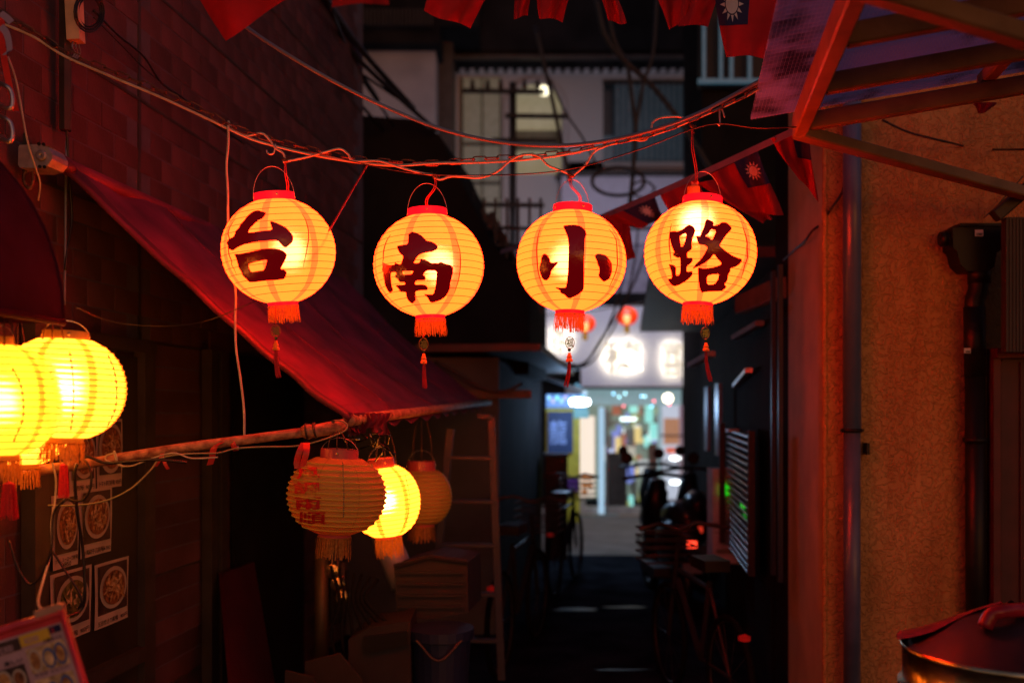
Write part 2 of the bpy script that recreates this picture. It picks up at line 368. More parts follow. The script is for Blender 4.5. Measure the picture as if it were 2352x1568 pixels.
MB().abox(WLp(0, 2.5, -.019)+U*4.16, .008, .022, 5).build('panel_joint', m_dark, lh)
for k in range(19):
    MB().abox(WLp(4.47, .05+k*.1, -.0235+random.uniform(-.002, .002)), .014, .62, .092).build('plank', m_brick, lh)
# dark timber frames and the window board with posters
def wbox(mb, xa, ya, yb, wpx, off, th):
    """upright on the left wall at photo column xa from row ya down to yb"""
    p = WL(xa, ya, off); q = WL(xa, yb, off); wd = wpx
    return mb.abox((p+q)/2, th, wd, abs(p.z-q.z))
fr = thing('window_surround', 'dark timber window surround carrying food posters on the left wall', 'window', WLp(3.7, .3))
for (xa, wd) in ((75, .05), (332, .09), (90, .03)):
    p = WL(xa, 800, .02); MB().abox(V(p.x, p.y, .95), .05, wd, 1.9 if xa > 300 else 1.9).build('post', m_dark, fr)
pA, pB = WL(95, 900, 0), WL(310, 900, 0); cc = (pA+pB)/2
MB().abox(V(cc.x, cc.y, .95)+N*.006, .012, (pB-pA).length+.06, 1.75).build('board', M('smoked board', (.02, .017, .014), .5, var=.4, scale=4), fr)
MB().abox(V(cc.x, cc.y, 1.87)+N*.02, .05, (pB-pA).length+.2, .05).build('head_rail', m_dark, fr)
MB().abox(V(cc.x, cc.y, .62)+N*.02, .05, (pB-pA).length+.1, .06).build('sill', m_dark, fr)
for xa in (482, 505):
    p = WL(xa, 800, .02); wf = MB().abox(V(p.x, p.y, .95), .05, .07, 1.9).build('door_post' , m_dark, lh)
p = WL(620, 800, .0); MB().abox(V(p.x, p.y, .95)+N*.008, .016, 1.1, 1.9).build('door_panel', m_nearblack, lh)

def poster(label, xl, xr, yt, yb, kind, lines, name='food_poster'):
    """a print on the board; xl,yt is its upper left corner, xr its right side, yb its lower left corner"""
    a = WL(xl, yt, .016); b = WL(xr, yt, .016); zt = a.z; zb = WL(xl, yb, .016).z
    wdt = (V(b.x, b.y, 0)-V(a.x, a.y, 0)).length; h = zt-zb
    o = V(a.x, a.y, zb); t = thing(name, label, 'poster', o, group='food posters on the window board')
    def Q(u, v, e=0.): return o+U*(wdt*u)+V(0, 0, h*v)+N*(e)
    ph = random.random()*6
    wob = lambda u, v: .003*math.sin(u*4+v*3+ph)
    MB().grid(lambda u, v: Q(u, v, wob(u, v)+.001), 6, 8).build('sheet', m_paperw, t, smooth=True)
    v0 = .2
    MB().grid(lambda u, v: Q(.07+.86*u, v0+(.76)*v, .0055), 4, 4).build('photo', m_photo, t)
    cxy = (.5, v0+.38); rx, ry = (.40, .33)
    if kind == 'fill': rx, ry = .47, .37
    n = 24
    MB().add([Q(cxy[0]+rx*math.cos(6.2832*i/n), cxy[1]+ry*math.sin(6.2832*i/n), .008) for i in range(n)], [tuple(range(n))]).build('bowl_print', m_plate, t)
    MB().add([Q(cxy[0]+rx*.82*math.cos(6.2832*i/n), cxy[1]+ry*.82*math.sin(6.2832*i/n), .0105) for i in range(n)], [tuple(range(n))]).build('soup_print', m_food[0 if kind != 'green' else 1], t)
    mf = MB(); mg = MB()
    for i in range(46):
        a_ = random.uniform(0, 6.28); rr = random.random()**.6*.68; cu = cxy[0]+rx*rr*math.cos(a_); cv = cxy[1]+ry*rr*math.sin(a_)
        th = random.uniform(0, 3.14); l1, l2 = random.uniform(.03, .13), random.uniform(.015, .04)
        pts = [Q(cu+l1*math.cos(th)*p-l2*math.sin(th)*q, cv+(l1*math.sin(th)*p+l2*math.cos(th)*q)*wdt/h, .012+i*.00012) for p, q in ((-1, 0), (0, -1), (1, 0), (0, 1))]
        (mf if i % 2 else mg).add(pts, [(0, 1, 2, 3)])
    mf.build('garnish_print', m_food[2 if kind != 'green' else 1], t, kind='stuff'); mg.build('noodle_print', m_food[3], t, kind='stuff')
    tx = MB(); nl = len(lines)
    for i, s in enumerate(lines):
        hh = .13/nl*(1.0 if nl > 1 else .62); vv = .155-(i+1)*(.14/nl)+(.02 if nl == 1 else 0)
        wd = .86 if i == 0 else .34
        put_text(tx, s, Q(.5-wd/2, vv, .0055), U*wdt*wd, V(0, 0, h*hh), .012)
    tx.build('lettering', m_ink, t)
poster('poster of red topped dry noodles priced 950 beneath the red tassel', 119, 179, 1139, 1311, 'x', ['汁なしルーロー刀削麺', '¥950'])
poster('poster of a dark noodle bowl priced 950, right of the dry noodle poster', 182, 255, 1127, 1284, 'x', ['台湾餃子刀削麺¥ 950'])
poster('poster with a greens filled bowl, partly hidden by the menu board corner', 115, 208, 1321, 1487, 'green', ['トマト刀削麺  900円'])
poster('lowest right poster with a small round bowl on a dark photo', 216, 294, 1298, 1448, 'x', ['五目焼き刀削麺   900円'])
poster('tomato noodle poster behind the pole, under the bright yellow lantern', 221, 279, 962, 1124, 'fill', ['トマト卵刀削麺  900円'])
poster('narrow noodle poster behind the lantern fringe, left of the tomato one', 160, 217, 984, 1134, 'fill', ['刀削麺  900円'])

# conduits, cables and the junction box
def cable(name, label, cat, pts, r, mat, n=5, sub=6, group=None):
    return MB().tube(crom(pts, sub), r, n).build(name, mat, smooth=True, label=label, cat=cat, group=group)
cd = thing('wall_conduit', 'dark flat conduit running down the brick wall behind the chain', 'conduit', WLp(3.5, 1.5))
MB().tube([WL(150, y, .03) for y in (-60, 60, 200, 300)], .022, 6).build('channel', m_dark, cd)
MB().tube(crom([WL(x, y, .035) for x, y in ((150, 250), (155, 330), (158, 400), (165, 500), (155, 570), (150, 620))]), .005, 5).build('black_cable', m_cordb, cd, smooth=True)
MB().tube(crom([WL(x, y, .03) for x, y in ((158, 230), (153, 330), (151, 420), (150, 560), (148, 700))]), .0045, 5).build('grey_cable', m_cordg, cd, smooth=True)
jb = thing('junction_box', 'pale junction box wrapped in tape high on the brick wall', 'junction box', WL(172, 95, .06))
cpt = WL(172, 45, .07)
MB().box(cpt, (.045, .05, .155), Matrix.Rotation(-.05, 3, 'Y')).build('casing', M('taped pale casing', (.62, .5, .34), .6, var=.2, scale=12, bump=.8, bscale=18), jb)
for dx in (0, 6, 12): MB().tube(crom([WL(168+dx, 92, .06), WL(166+dx*1.3, 108, .07), WL(172+dx, 122, .06), WL(160+dx, 140, .05)]), .003, 5).build('lead', m_cordg, jb, smooth=True)
for i in range(3):
    rr = 34+i*6
    MB().tube([WL(205+rr*.75*math.cos(a), 28+rr*math.sin(a), .09+.01*i) for a in [k*2*math.pi/20 for k in range(20)]], .0035, 5, closed=True).build('coiled_lead', m_cordb, jb, smooth=True)
cable('slack_wire', 'thick black wire drooping from the junction box across the bricks', 'cable', [WL(215, 25, .08), WL(270, 80, .08), WL(330, 130, .07), WL(370, 190, .07), WL(420, 225, .07), WL(470, 270, .06), P(560, 330, 4.2)], .005, m_cordb)
cable('slack_wire', 'thin black wire just below the thick one on the bricks', 'cable', [WL(215, 40, .07), WL(270, 95, .07), WL(340, 165, .06), WL(420, 225, .06), WL(500, 285, .06), WL(600, 350, .05)], .003, m_cordb)
# steel step irons
for (yy, lab) in ((225, 'upper bent steel step iron at the left edge'), (300, 'lower bent steel step iron at the left edge')):
    a = WL(-40, yy-30, .0)
    MB().tube(crom([P(-30, yy-40, 2.9), P(8, yy-30, 2.85), P(25, yy-15, 2.85), P(28, yy+15, 2.85), P(16, yy+24, 2.85), P(-30, yy+2, 2.9)], 4), .0065, 8).build('step_iron', m_steel, smooth=True, label=lab, cat='step iron', group='step irons on the wall')
cable('pale_wire', 'thin pale cord running down to the awning roller cap', 'cord', [P(18, 130, 2.95), P(38, 190, 2.97), P(62, 320, 3.0), P(80, 380, 3.05), P(92, 420, 3.1), P(88, 460, 3.15)], .0028, m_cordw)
rb = MB().ribbon(crom([P(4, 40, 2.9), P(6, 110, 2.9), P(20, 190, 2.9), P(36, 255, 2.92)], 5), .02, N)
rb.build('ribbon_tail', m_ribbon, label='long red ribbon trailing down the upper left corner', cat='ribbon')
for k, pts in enumerate([[(2, 60), (16, 80), (22, 118), (10, 122)], [(0, 30), (14, 40), (26, 52)]]):
    MB().ribbon(crom([P(x, y, 2.85) for x, y in pts], 4), .02, V(.8, 0, .6)).build('knotted_ribbon', M('lilac strip', (.35, .3, .5), .4), label=('pale lilac strip end knotted to the chain at top left', 'short lilac strip stub above the chain end')[k], cat='ribbon')

# ================================================================ RED AWNING
aw = thing('red_awning', 'big wine red canvas awning sloping from the left wall', 'awning', P(790, 968, 3.33))
A0 = P(128, 372, 3.42); A1 = P(790, 640, 6.9); B0 = P(800, 962, 3.33); B1 = P(1108, 924, 6.7)
def awn(u, v):                                    # u along the wall, v down the slope
    a = A0.lerp(A1, u); b = B0.lerp(B1, u); p = a.lerp(b, v)
    sag = .10*math.sin(math.pi*v)*(1-.5*abs(2*u-1))
    crease = .017*math.sin(v*7+u*40)*(1-v)*(1-u)+.005*math.sin(u*90+v*3)*math.exp(-v*2)+.003*math.exp(-u*14)*math.sin(v*34)
    crease += .012*math.sin((u*7+v*2.2)*6.0+2*math.sin(v*5))*math.sin(v*3.14)+.009*math.sin(v*34+u*13)*math.exp(-(1-v)*6)
    edge = .05*math.exp(-u*25)*math.sin(v*math.pi)
    p = p+V(0, 0, -sag*.6-edge*.5)+N*(crease)+U*(-.09*math.sin(math.pi*v)*math.exp(-u*6)*-1)
    return p
MB().grid(awn, 60, 60).build('canvas', m_fabric, aw, smooth=True)
MB().grid(lambda u, v: awn(u*.022, v)+N*.002+V(0, 0, .003), 2, 60).build('edge_band', M('awning edge band', (.05, .008, .02), .7), aw, smooth=True)
for uu in (.22, .47, .74): MB().tube([awn(uu, v/40)+V(0, 0, .002) for v in range(41)], .004, 4).build('seam', m_fabric, aw, smooth=True)
MB().tube([awn(0, v/30) for v in range(31)], .012, 6).build('hem', m_fabric, aw, smooth=True)
MB().grid(lambda u, v: awn(u, .93+.001)*(1-v)+(awn(u, 1)+V(0, 0, -.035-.012*math.sin(u*70)))*v+V(.012, 0, -.004), 60, 1).build('valance', m_fabric, aw, smooth=True)
MB().tube([B0+V(0, 0, -.005), B1+V(.04, .12, .0)], .021, 10).build('front_bar', m_rust, aw, smooth=True)
MB().tube([A0+U*.0, A0+U*3.4], .03, 10).build('roller_tube', m_fabric, aw, smooth=True)
MB().tube([P(112, 366, 3.42), P(128, 370, 3.42), P(150, 378, 3.42), P(172, 392, 3.42)], 0, 12, rs=[.035, .034, .028, .012]).build('gathered_end', m_fabric, aw, smooth=True)
# crumpled cloth at the front corner
for i in range(7):
    x = 795+i*14; ph = i*1.3
    MB().grid(lambda u, v: P(x-10+u*24+4*math.sin(v*6+ph), 950+v*(42+10*math.sin(ph))-u*3, 3.34+.015*math.sin(u*6+ph+v*3)+i*.05), 4, 8).build('loose_fold', m_fabric, aw, smooth=True)
cap = thing('awning_motor_cap', 'silvery round ended awning roller cap with two bolts', 'motor cap', P(85, 358, 3.3))
pc = P(82, 358, 3.3)
outl = [(-37, -25), (8, -27), (28, -20), (38, -4), (38, 8), (26, 23), (6, 28), (-37, 27), (-41, 20), (-40, -20)]
front = [P(82+x, 358+y, 3.26) for x, y in outl]
m_cap = M('cast aluminium', (.36, .34, .36), .42, .7, var=.2, scale=30, bump=.4)
MB().prism(front, V(.02, .07, -.006)).build('housing', m_cap, cap)
MB().lathe([(.017, 0), (.017, .006), (.013, .008), (.006, .008), (.0, .004)], 16, P(95, 358, 3.26), Matrix.Rotation(math.radians(90), 3, 'X')).build('boss', m_cap, cap, smooth=False)
for x, y in ((90, 331), (92, 383), (101, 332), (103, 384)): MB().lathe([(.0055, 0), (.0055, .005), (0, .005)], 8, P(x, y, 3.26), Matrix.Rotation(math.radians(90), 3, 'X')).build('bolt', m_black, cap)
MB().tube([P(105, 358, 3.3), P(128, 370, 3.38)], .035, 12).build('collar', m_rust, cap)
MB().box(P(52, 365, 3.36), (.04, .05, .16)).build('bracket', m_dark, cap)
MB().tube(crom([P(62, 388, 3.3), P(55, 402, 3.3), P(57, 424, 3.3), P(70, 432, 3.3), P(76, 412, 3.3), P(74, 392, 3.3)], 4), .006, 6).build('hanging_ring', m_chain, cap, smooth=True)
# rusty arm pole
pole = thing('rusty_pole', 'rusty horizontal pole tied with red ribbons under the awning', 'pole', P(400, 1030, 3.2))
pp = [P(20, 1090, 3.02), P(200, 1064, 3.08), P(400, 1031, 3.18), P(560, 1010, 3.25), P(700, 992, 3.3)]
MB().tube(crom(pp, 4), .0165, 12).build('tube', m_rust, pole, smooth=True)
MB().tube([P(695, 993, 3.3), P(702, 991, 3.3), P(712, 990, 3.3), P(720, 990, 3.3), P(770, 981, 3.32), P(792, 972, 3.33)], 0, 14, rs=[.02, .024, .024, .021, .023, .016]).build('elbow_joint', m_rust, pole, smooth=True)
for x in (703, 722): 
    q = P(x, 991-(x-700)*.15, 3.3); MB().tube([q, q+V(.006, 0, .001)], .027, 14).build('clamp_ring', m_dark, pole, smooth=True)
MB().tube([P(765, 968, 3.28), P(765, 968, 3.26)], .006, 8).build('rivet', m_dark, pole)
# hood awning in the near left corner
hd = thing('red_hood', 'dark red rounded hood awning at the left edge over yellow lanterns', 'hood', P(60, 740, 2.6))
def hood(u, v):                                   # u: from the wall over to the front; v: along the alley
    an = u*math.pi/2
    return V(-1.704, 2.6, 1.83)+N*(.566*math.sin(an))+V(0, 0, .57*math.cos(an))+U*((v-1)*.9)
MB().grid(lambda u, v: hood(u, v), 24, 4).build('canvas', m_fabric2, hd, smooth=True)
side = [hood(i/24, 1) for i in range(25)]
cb = V(-1.704, 2.6, 1.83)
MB().add([cb]+side, [(0, i+1, i+2) for i in range(24)]).build('side_panel', m_fabric2, hd)
fs_ = [hood(i/24, 0) for i in range(25)]
MB().add([cb-U*.9]+fs_, [(0, i+2, i+1) for i in range(24)]).build('end_panel', m_fabric2, hd)
MB().tube([hood(1, 0), hood(1, 1)], .009, 8).build('lower_bar', m_fabric2, hd, smooth=True)
MB().tube(side, .004, 6).build('seam', m_fabric2, hd, smooth=True); MB().tube(fs_, .005, 6).build('seam', m_fabric2, hd, smooth=True)
# ================================================================ LANTERNS
PAPER = {}
def ell_r(z, R, B): return R*math.sqrt(max(0, 1-(z/B)**2))
def lantern(name, label, c, R, B, rt, rb, pm, ringm, frm, nrib, conc, rot=(0, 0, 0), frl=.045, ribm=None, group=None, handle=True, hlen=.075, frn=70, ringh=.026, seed=0, squash=1.):
    rnd = random.Random(seed)
    t = thing(name, label, 'lantern', c, Euler(rot), group)
    zt = B*math.sqrt(1-(rt/R)**2); zb = -B*math.sqrt(1-(rb/R)**2)
    prof = []; ribs = []; sub = 4
    for i in range(nrib*sub+1):
        z = zb+(zt-zb)*i/(nrib*sub); k = (i % sub)/sub
        r = ell_r(z, R, B)**squash*R**(1-squash)
        prof.append((r-conc*math.sin(math.pi*k), z))
        if i % sub == 0: ribs.append((r, z))
    L_ = lambda mb, nm, mt, par=t, **k: mb.build(nm, mt, par, local=True, **k)
    bod = MB().lathe(prof, 72); p1, p2 = rnd.uniform(0, 6), rnd.uniform(0, 6)
    for q in bod.v:
        a = math.atan2(q.y, q.x); g = 1-.0035*(1+math.sin(7*a+p1+3*q.z/B))*.5-.004*(1+math.sin(3*a+p2-5*q.z/B))*.5; q.x *= g; q.y *= g
    L_(bod, 'paper_body', pm, smooth=True)
    sp = []
    for i in range(1, nrib):
        for j in range(40):
            a = j/40*2*math.pi; f = i-.5+j/40; f0 = int(f); z = zb+(zt-zb)*f/nrib; r = ell_r(z, R, B)**squash*R**(1-squash)
            sp.append(V((r+.0004)*math.cos(a), (r+.0004)*math.sin(a), z) if ribm is None else None)
    if ribm is None: L_(MB().tube(sp, .00085, 4), 'wire_rib', m_wire)
    else:
        mb = MB()
        for r, z in ribs[1:-1]: mb.tube([V((r-.0004)*math.cos(a), (r-.0004)*math.sin(a), z) for a in [k*2*math.pi/48 for k in range(48)]], .0017, 4, closed=True)
        L_(mb, 'wire_rib', ribm)
    L_(MB().lathe([(rt, zt-.004), (rt, zt+ringh), (rt-.0025, zt+ringh), (rt-.0025, zt-.004)], 40), 'top_collar', ringm, smooth=False)
    L_(MB().lathe([(rb, zb+.004), (rb*.97, zb-.017), (rb*.97-.002, zb-.017), (rb-.002, zb+.004)], 40), 'bottom_collar', ringm)
    for a in (-math.pi/2+.05, 0, math.pi):
        M3 = Matrix.Rotation(a, 3, 'Z') @ Matrix.Rotation(math.pi/2, 3, 'Y')
        L_(MB().lathe([(.0042, 0), (.0042, .0012), (.0018, .0022), (.0018, .0005), (0, .0005)], 10, V(rt*math.cos(a), rt*math.sin(a), zt+ringh*.55), M3), 'rivet', m_rivet)
    zf = zb-.015; mb = MB()
    for i in range(frn):
        a = 2*math.pi*(i+rnd.random()*.6)/frn; rr = rb*.985+rnd.uniform(-.001, .003); ln = frl*rnd.uniform(.78, 1.08)
        tw = rnd.uniform(-.06, .06); fl = rnd.uniform(0, .006); pts = []
        for k in range(5):
            q = k/4; aa = a+tw*q*q; r2 = rr+fl*q+.0012*math.sin(q*7+i)
            pts.append(V(r2*math.cos(aa), r2*math.sin(aa), zf-ln*q))
        sd = V(-math.sin(a), math.cos(a), 0)
        mb.ribbon(pts, 2*math.pi*rb/frn*rnd.uniform(.55, 1.), sd)
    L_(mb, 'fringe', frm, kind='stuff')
    L_(MB().tube([V(rb*math.cos(a), rb*math.sin(a), zf+.001) for a in [k*2*math.pi/40 for k in range(40)]], .0022, 5, closed=True), 'fringe_band', frm)
    if handle:
        pts = [V(math.cos(a)*rt*1.02*(1-.0*math.sin(a)), 0, zt+ringh*.3+math.sin(a)*hlen) for a in [math.pi*k/20 for k in range(21)]]
        L_(MB().tube(pts, .0009, 5), 'wire_handle', m_steel, smooth=True)
    t['R'] = R; return t, zt, zb
def bulb(t, power, col, z=0, r=.028, x=0., y=0.):
    L_ = bpy.data.lights.new('bulb_light', 'POINT'); L_.energy = power; L_.color = col; L_.shadow_soft_size = r
    o = bpy.data.objects.new('bulb_light', L_); COL.objects.link(o); o.parent = t; o.location = (x, y, z)
def onlantern(t, R, B, x, y, e=.0016):
    Mi = WM[t.name].inverted(); o = Mi @ V(0, 0, EYE); d = (Mi @ P(x, y, 1.0))-o
    S = V(1/(R+e), 1/(R+e), 1/(B+e)); o2 = Vector((o[i]*S[i] for i in range(3))); d2 = Vector((d[i]*S[i] for i in range(3)))
    a = d2.dot(d2); b = 2*o2.dot(d2); c_ = o2.dot(o2)-1; D = b*b-4*a*c_
    D = max(D, 0); s = (-b-math.sqrt(D))/(2*a); return o+d*s
def inpoly(x, y, pl):
    c_ = False; j = len(pl)-1
    for i in range(len(pl)):
        xi, yi = pl[i]; xj, yj = pl[j]
        if (yi > y) != (yj > y) and x < (xj-xi)*(y-yi)/(yj-yi)+xi: c_ = not c_
        j = i
    return c_
def chaikin(pl, k=.18):
    out = []
    for i in range(len(pl)):
        a = pl[i]; b = pl[(i+1) % len(pl)]
        out += [(a[0]+(b[0]-a[0])*k, a[1]+(b[1]-a[1])*k), (a[0]+(b[0]-a[0])*(1-k), a[1]+(b[1]-a[1])*(1-k))]
    return out
def glyph(t, R, B, org, outer, holes=(), name='brush_stroke', mat=None):
    cv = lambda pl: [((org[0]+x/3.92)*.57422, (org[1]+y/3.92)*.57422) for x, y in pl]
    loops = [chaikin(cv(outer))]+[chaikin(cv(h)) for h in holes]
    pts = []; edges = []
    for lp in loops:
        k = len(pts); pts += [Vector(p) for p in lp]; edges += [(k+i, k+(i+1) % len(lp)) for i in range(len(lp))]
    xs = [p[0] for p in loops[0]]; ys = [p[1] for p in loops[0]]
    x = min(xs)
    while x < max(xs):
        y = min(ys)
        while y < max(ys):
            if inpoly(x, y, loops[0]) and not any(inpoly(x, y, h) for h in loops[1:]): pts.append(Vector((x, y)))
            y += 6
        x += 6
    vv, ee, ff, *_ = delaunay_2d_cdt(pts, edges, [], 0, 1e-4, False)
    fs = []
    for f in ff:
        cx = sum(vv[i][0] for i in f)/len(f); cy_ = sum(vv[i][1] for i in f)/len(f)
        if inpoly(cx, cy_, loops[0]) and not any(inpoly(cx, cy_, h) for h in loops[1:]): fs.append(tuple(f))
    vs = [onlantern(t, R, B, v[0], v[1]) for v in vv]
    return MB().add(vs, fs).build(name, mat or m_vinyl, t, local=True, smooth=True)
def crackline(t, R, B, org, pts, mat=m_vinyl, wd=.0046, name='glitter_line'):
    q = [((org[0]+x/3.92)*.57422, (org[1]+y/3.92)*.57422) for x, y in pts]
    p3 = [onlantern(t, R, B, x, y, .0008) for x, y in q]
    n = len(p3)
    return MB().tube(crom(p3, 2), 0, 4, rs=[wd/2*(.25+.75*math.sin(math.pi*min(1, max(.05, i/(2*(n-1)))))) for i in range(2*(n-1)+1)]).build(name, mat, t, local=True)
m_paper_red = paper('lit orange lantern paper', (8.5, .28, .03), (7.5, .165, .03), 7, .022, refr=(1, .5, .24), rrough=.42, base=(.7, .35, .1), phase=.1)
LX = [  # cx, cy, roll, pitch, label, hot spot
    (640, 577, -.085, .05, 'lit round lantern lettered 台, leftmost of the four big ones', (.2, 0, .0)),
    (985, 610, -.03, .0, 'lit round lantern lettered 南, second from the left and lowest hung', (.2, 0, .0)),
    (1312, 600, .03, .0, 'lit round lantern lettered 小, third in the row of four', (-.1, 0, 0)),
    (1608, 582, .06, -.03, 'lit round lantern lettered 路, rightmost, with a yellow socket on top', (-.1, 0, .45))]
YL = 3.4; RR, BB = 127/F*YL, 119/F*YL
lan = []
for i, (x, y, ro, pi_, lab, hot) in enumerate(LX):
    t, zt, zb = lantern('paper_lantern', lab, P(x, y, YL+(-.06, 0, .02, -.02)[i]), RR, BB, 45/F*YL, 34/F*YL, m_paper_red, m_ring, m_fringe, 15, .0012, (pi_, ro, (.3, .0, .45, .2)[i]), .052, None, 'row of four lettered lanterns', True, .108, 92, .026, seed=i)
    bulb(t, (.26, .28, .28, .55)[i], (1, .6, .4), hot[2]*.15, .034, hot[0]*.12, 0)
    lan.append((t, zt, zb))
O = [(880, 800), (1500, 880), (2100, 860), (2640, 820)]
T = [q[0] for q in lan]
glyph(T[0], RR, BB, O[0], [(600,158),(660,180),(724,195),(705,245),(660,292),(590,325),(530,385),(470,445),(438,510),(520,505),(640,485),(820,468),(800,400),(783,345),(800,328),(870,350),(960,390),(1040,435),(1085,485),(1140,550),(1152,590),(1140,655),(1095,700),(1040,740),(990,735),(955,690),(905,632),(760,638),(600,652),(450,675),(350,708),(270,745),(200,795),(130,765),(128,730),(97,668),(140,610),(210,575),(235,520),(240,485),(290,440),(320,375),(380,315),(420,255),(470,210),(520,175)])
glyph(T[0], RR, BB, O[0], [(220,845),(300,845),(430,820),(560,790),(700,765),(905,762),(980,790),(1035,830),(1048,870),(1035,915),(990,1000),(945,1080),(1010,1095),(1045,1130),(1040,1165),(1022,1215),(1000,1240),(880,1255),(700,1265),(560,1285),(460,1290),(420,1245),(355,1190),(330,1120),(295,1070),(270,975),(255,920),(235,875)],
      [[(440,1010),(560,970),(730,933),(735,960),(690,1102),(590,1112),(488,1132),(460,1070)]])
glyph(T[1], RR, BB, O[1], [(575,180),(640,195),(720,235),(765,275),(810,325),(880,335),(960,375),(985,420),(970,460),(900,495),(820,500),(740,525),(680,555),(640,610),(605,675),(695,673),(712,605),(740,608),(830,640),(880,675),(995,675),(1030,655),(1100,685),(1190,705),(1225,745),(1222,830),(1200,920),(1180,1000),(1178,1060),(1145,1150),(1085,1220),(1010,1265),(890,1300),(855,1275),(820,1210),(760,1158),(850,1165),(915,1165),(945,1060),(960,940),(970,793),(815,790),(750,852),(790,885),(792,930),(775,945),(632,950),(628,1015),(740,1008),(800,1022),(832,1060),(820,1100),(740,1100),(635,1115),(633,1180),(642,1260),(605,1290),(600,1312),(560,1300),(510,1250),(488,1180),(485,1130),(390,1125),(375,1085),(310,1018),(470,1015),(470,973),(385,975),(350,920),(310,895),(315,860),(335,855),(325,815),(255,820),(245,880),(255,950),(258,1020),(285,1090),(275,1120),(235,1142),(205,1120),(150,1010),(145,930),(128,880),(130,815),(108,787),(118,730),(112,655),(210,708),(310,700),(305,655),(360,690),(408,690),(445,565),(385,520),(350,450),(343,405),(400,392),(512,380),(525,270),(520,225)],
      [[(430,800),(605,795),(572,850),(440,858)]], name='brush_character')
glyph(T[2], RR, BB, O[2], [(595,165),(690,155),(800,152),(880,175),(945,235),(968,300),(945,350),(935,440),(932,600),(925,800),(928,950),(925,1130),(905,1195),(830,1250),(750,1290),(705,1310),(660,1295),(620,1250),(555,1220),(550,1180),(480,1145),(482,1130),(560,1142),(640,1138),(660,1040),(675,850),(682,600),(685,430),(665,330),(630,250)])
glyph(T[2], RR, BB, O[2], [(310,605),(345,622),(385,680),(400,750),(450,750),(520,728),(512,765),(465,810),(412,875),(405,930),(380,990),(340,1030),(285,1015),(240,930),(222,850),(228,790),(250,740),(252,680),(275,620)])
glyph(T[2], RR, BB, O[2], [(1090,640),(1120,610),(1170,605),(1270,628),(1330,700),(1365,760),(1368,880),(1350,940),(1325,1000),(1240,1050),(1205,1025),(1165,975),(1150,940),(1170,880),(1160,810),(1140,785),(1135,740)])
glyph(T[3], RR, BB, O[3], [(145,428),(180,412),(245,408),(265,418),(340,390),(420,325),(455,310),(510,325),(552,370),(548,440),(515,510),(495,610),(505,660),(495,700),(430,740),(428,828),(510,825),(515,870),(490,910),(420,960),(418,1048),(508,1032),(512,1095),(450,1160),(380,1210),(300,1255),(235,1275),(185,1262),(125,1175),(125,1155),(185,1150),(180,1060),(155,980),(135,928),(180,930),(235,950),(255,990),(250,1060),(258,1112),(305,1095),(320,1020),(318,820),(275,832),(240,810),(200,785),(200,765),(228,745),(200,690),(170,600),(150,500)],
      [[(305,500),(350,460),(418,443),(400,540),(365,640),(330,655),(320,590)]], name='brush_radical')
glyph(T[3], RR, BB, O[3], [(735,217),(780,235),(842,262),(835,328),(915,312),(965,268),(1040,270),(1090,310),(1128,360),(1110,400),(1040,470),(985,550),(932,637),(1010,700),(1100,770),(1200,820),(1275,840),(1292,870),(1245,935),(1180,970),(1105,990),(1105,1040),(1070,1090),(1060,1180),(1010,1245),(1042,1270),(1035,1300),(970,1350),(820,1355),(700,1362),(655,1378),(625,1310),(605,1200),(595,1050),(592,975),(690,995),(850,975),(975,925),(900,840),(845,765),(800,830),(720,900),(600,965),(505,1005),(560,925),(640,850),(700,760),(750,665),(690,625),(612,620),(585,560),(562,488),(630,485),(650,430),(690,350),(705,270)],
      [[(800,378),(885,398),(820,550),(780,515),(705,485),(760,450)], [(738,1110),(830,1085),(925,1075),(915,1150),(860,1240),(738,1250)]], name='brush_radical')
for k, pts in ((0, [(1290,225),(1335,300),(1365,390),(1385,480),(1388,600),(1375,700),(1350,830),(1325,950),(1300,1065)]), (0, [(240,300),(200,350),(150,440),(125,530),(145,600),(130,760),(145,870),(185,960),(180,1010),(220,1080),(260,1175)]),
               (1, [(1265,290),(1300,370),(1330,480),(1340,590),(1340,710),(1330,830),(1305,960),(1270,1070),(1243,1155)]), (1, [(245,230),(190,310),(150,420),(130,530),(130,610),(115,690)]),
               (2, [(245,200),(210,310),(190,430),(185,560),(190,700),(200,830),(210,900),(235,1000),(275,1115)]), (2, [(1320,225),(1375,290),(1425,380),(1440,490),(1445,640),(1450,770),(1425,890),(1390,980),(1345,1080),(1315,1150)]),
               (3, [(178,295),(160,400),(145,520),(145,620),(155,720),(165,820),(180,910)]), (3, [(1270,250),(1305,360),(1340,470),(1365,580),(1365,700),(1370,830),(1335,920),(1305,1040),(1265,1180)])):
    crackline(T[k], RR, BB, O[k], pts)
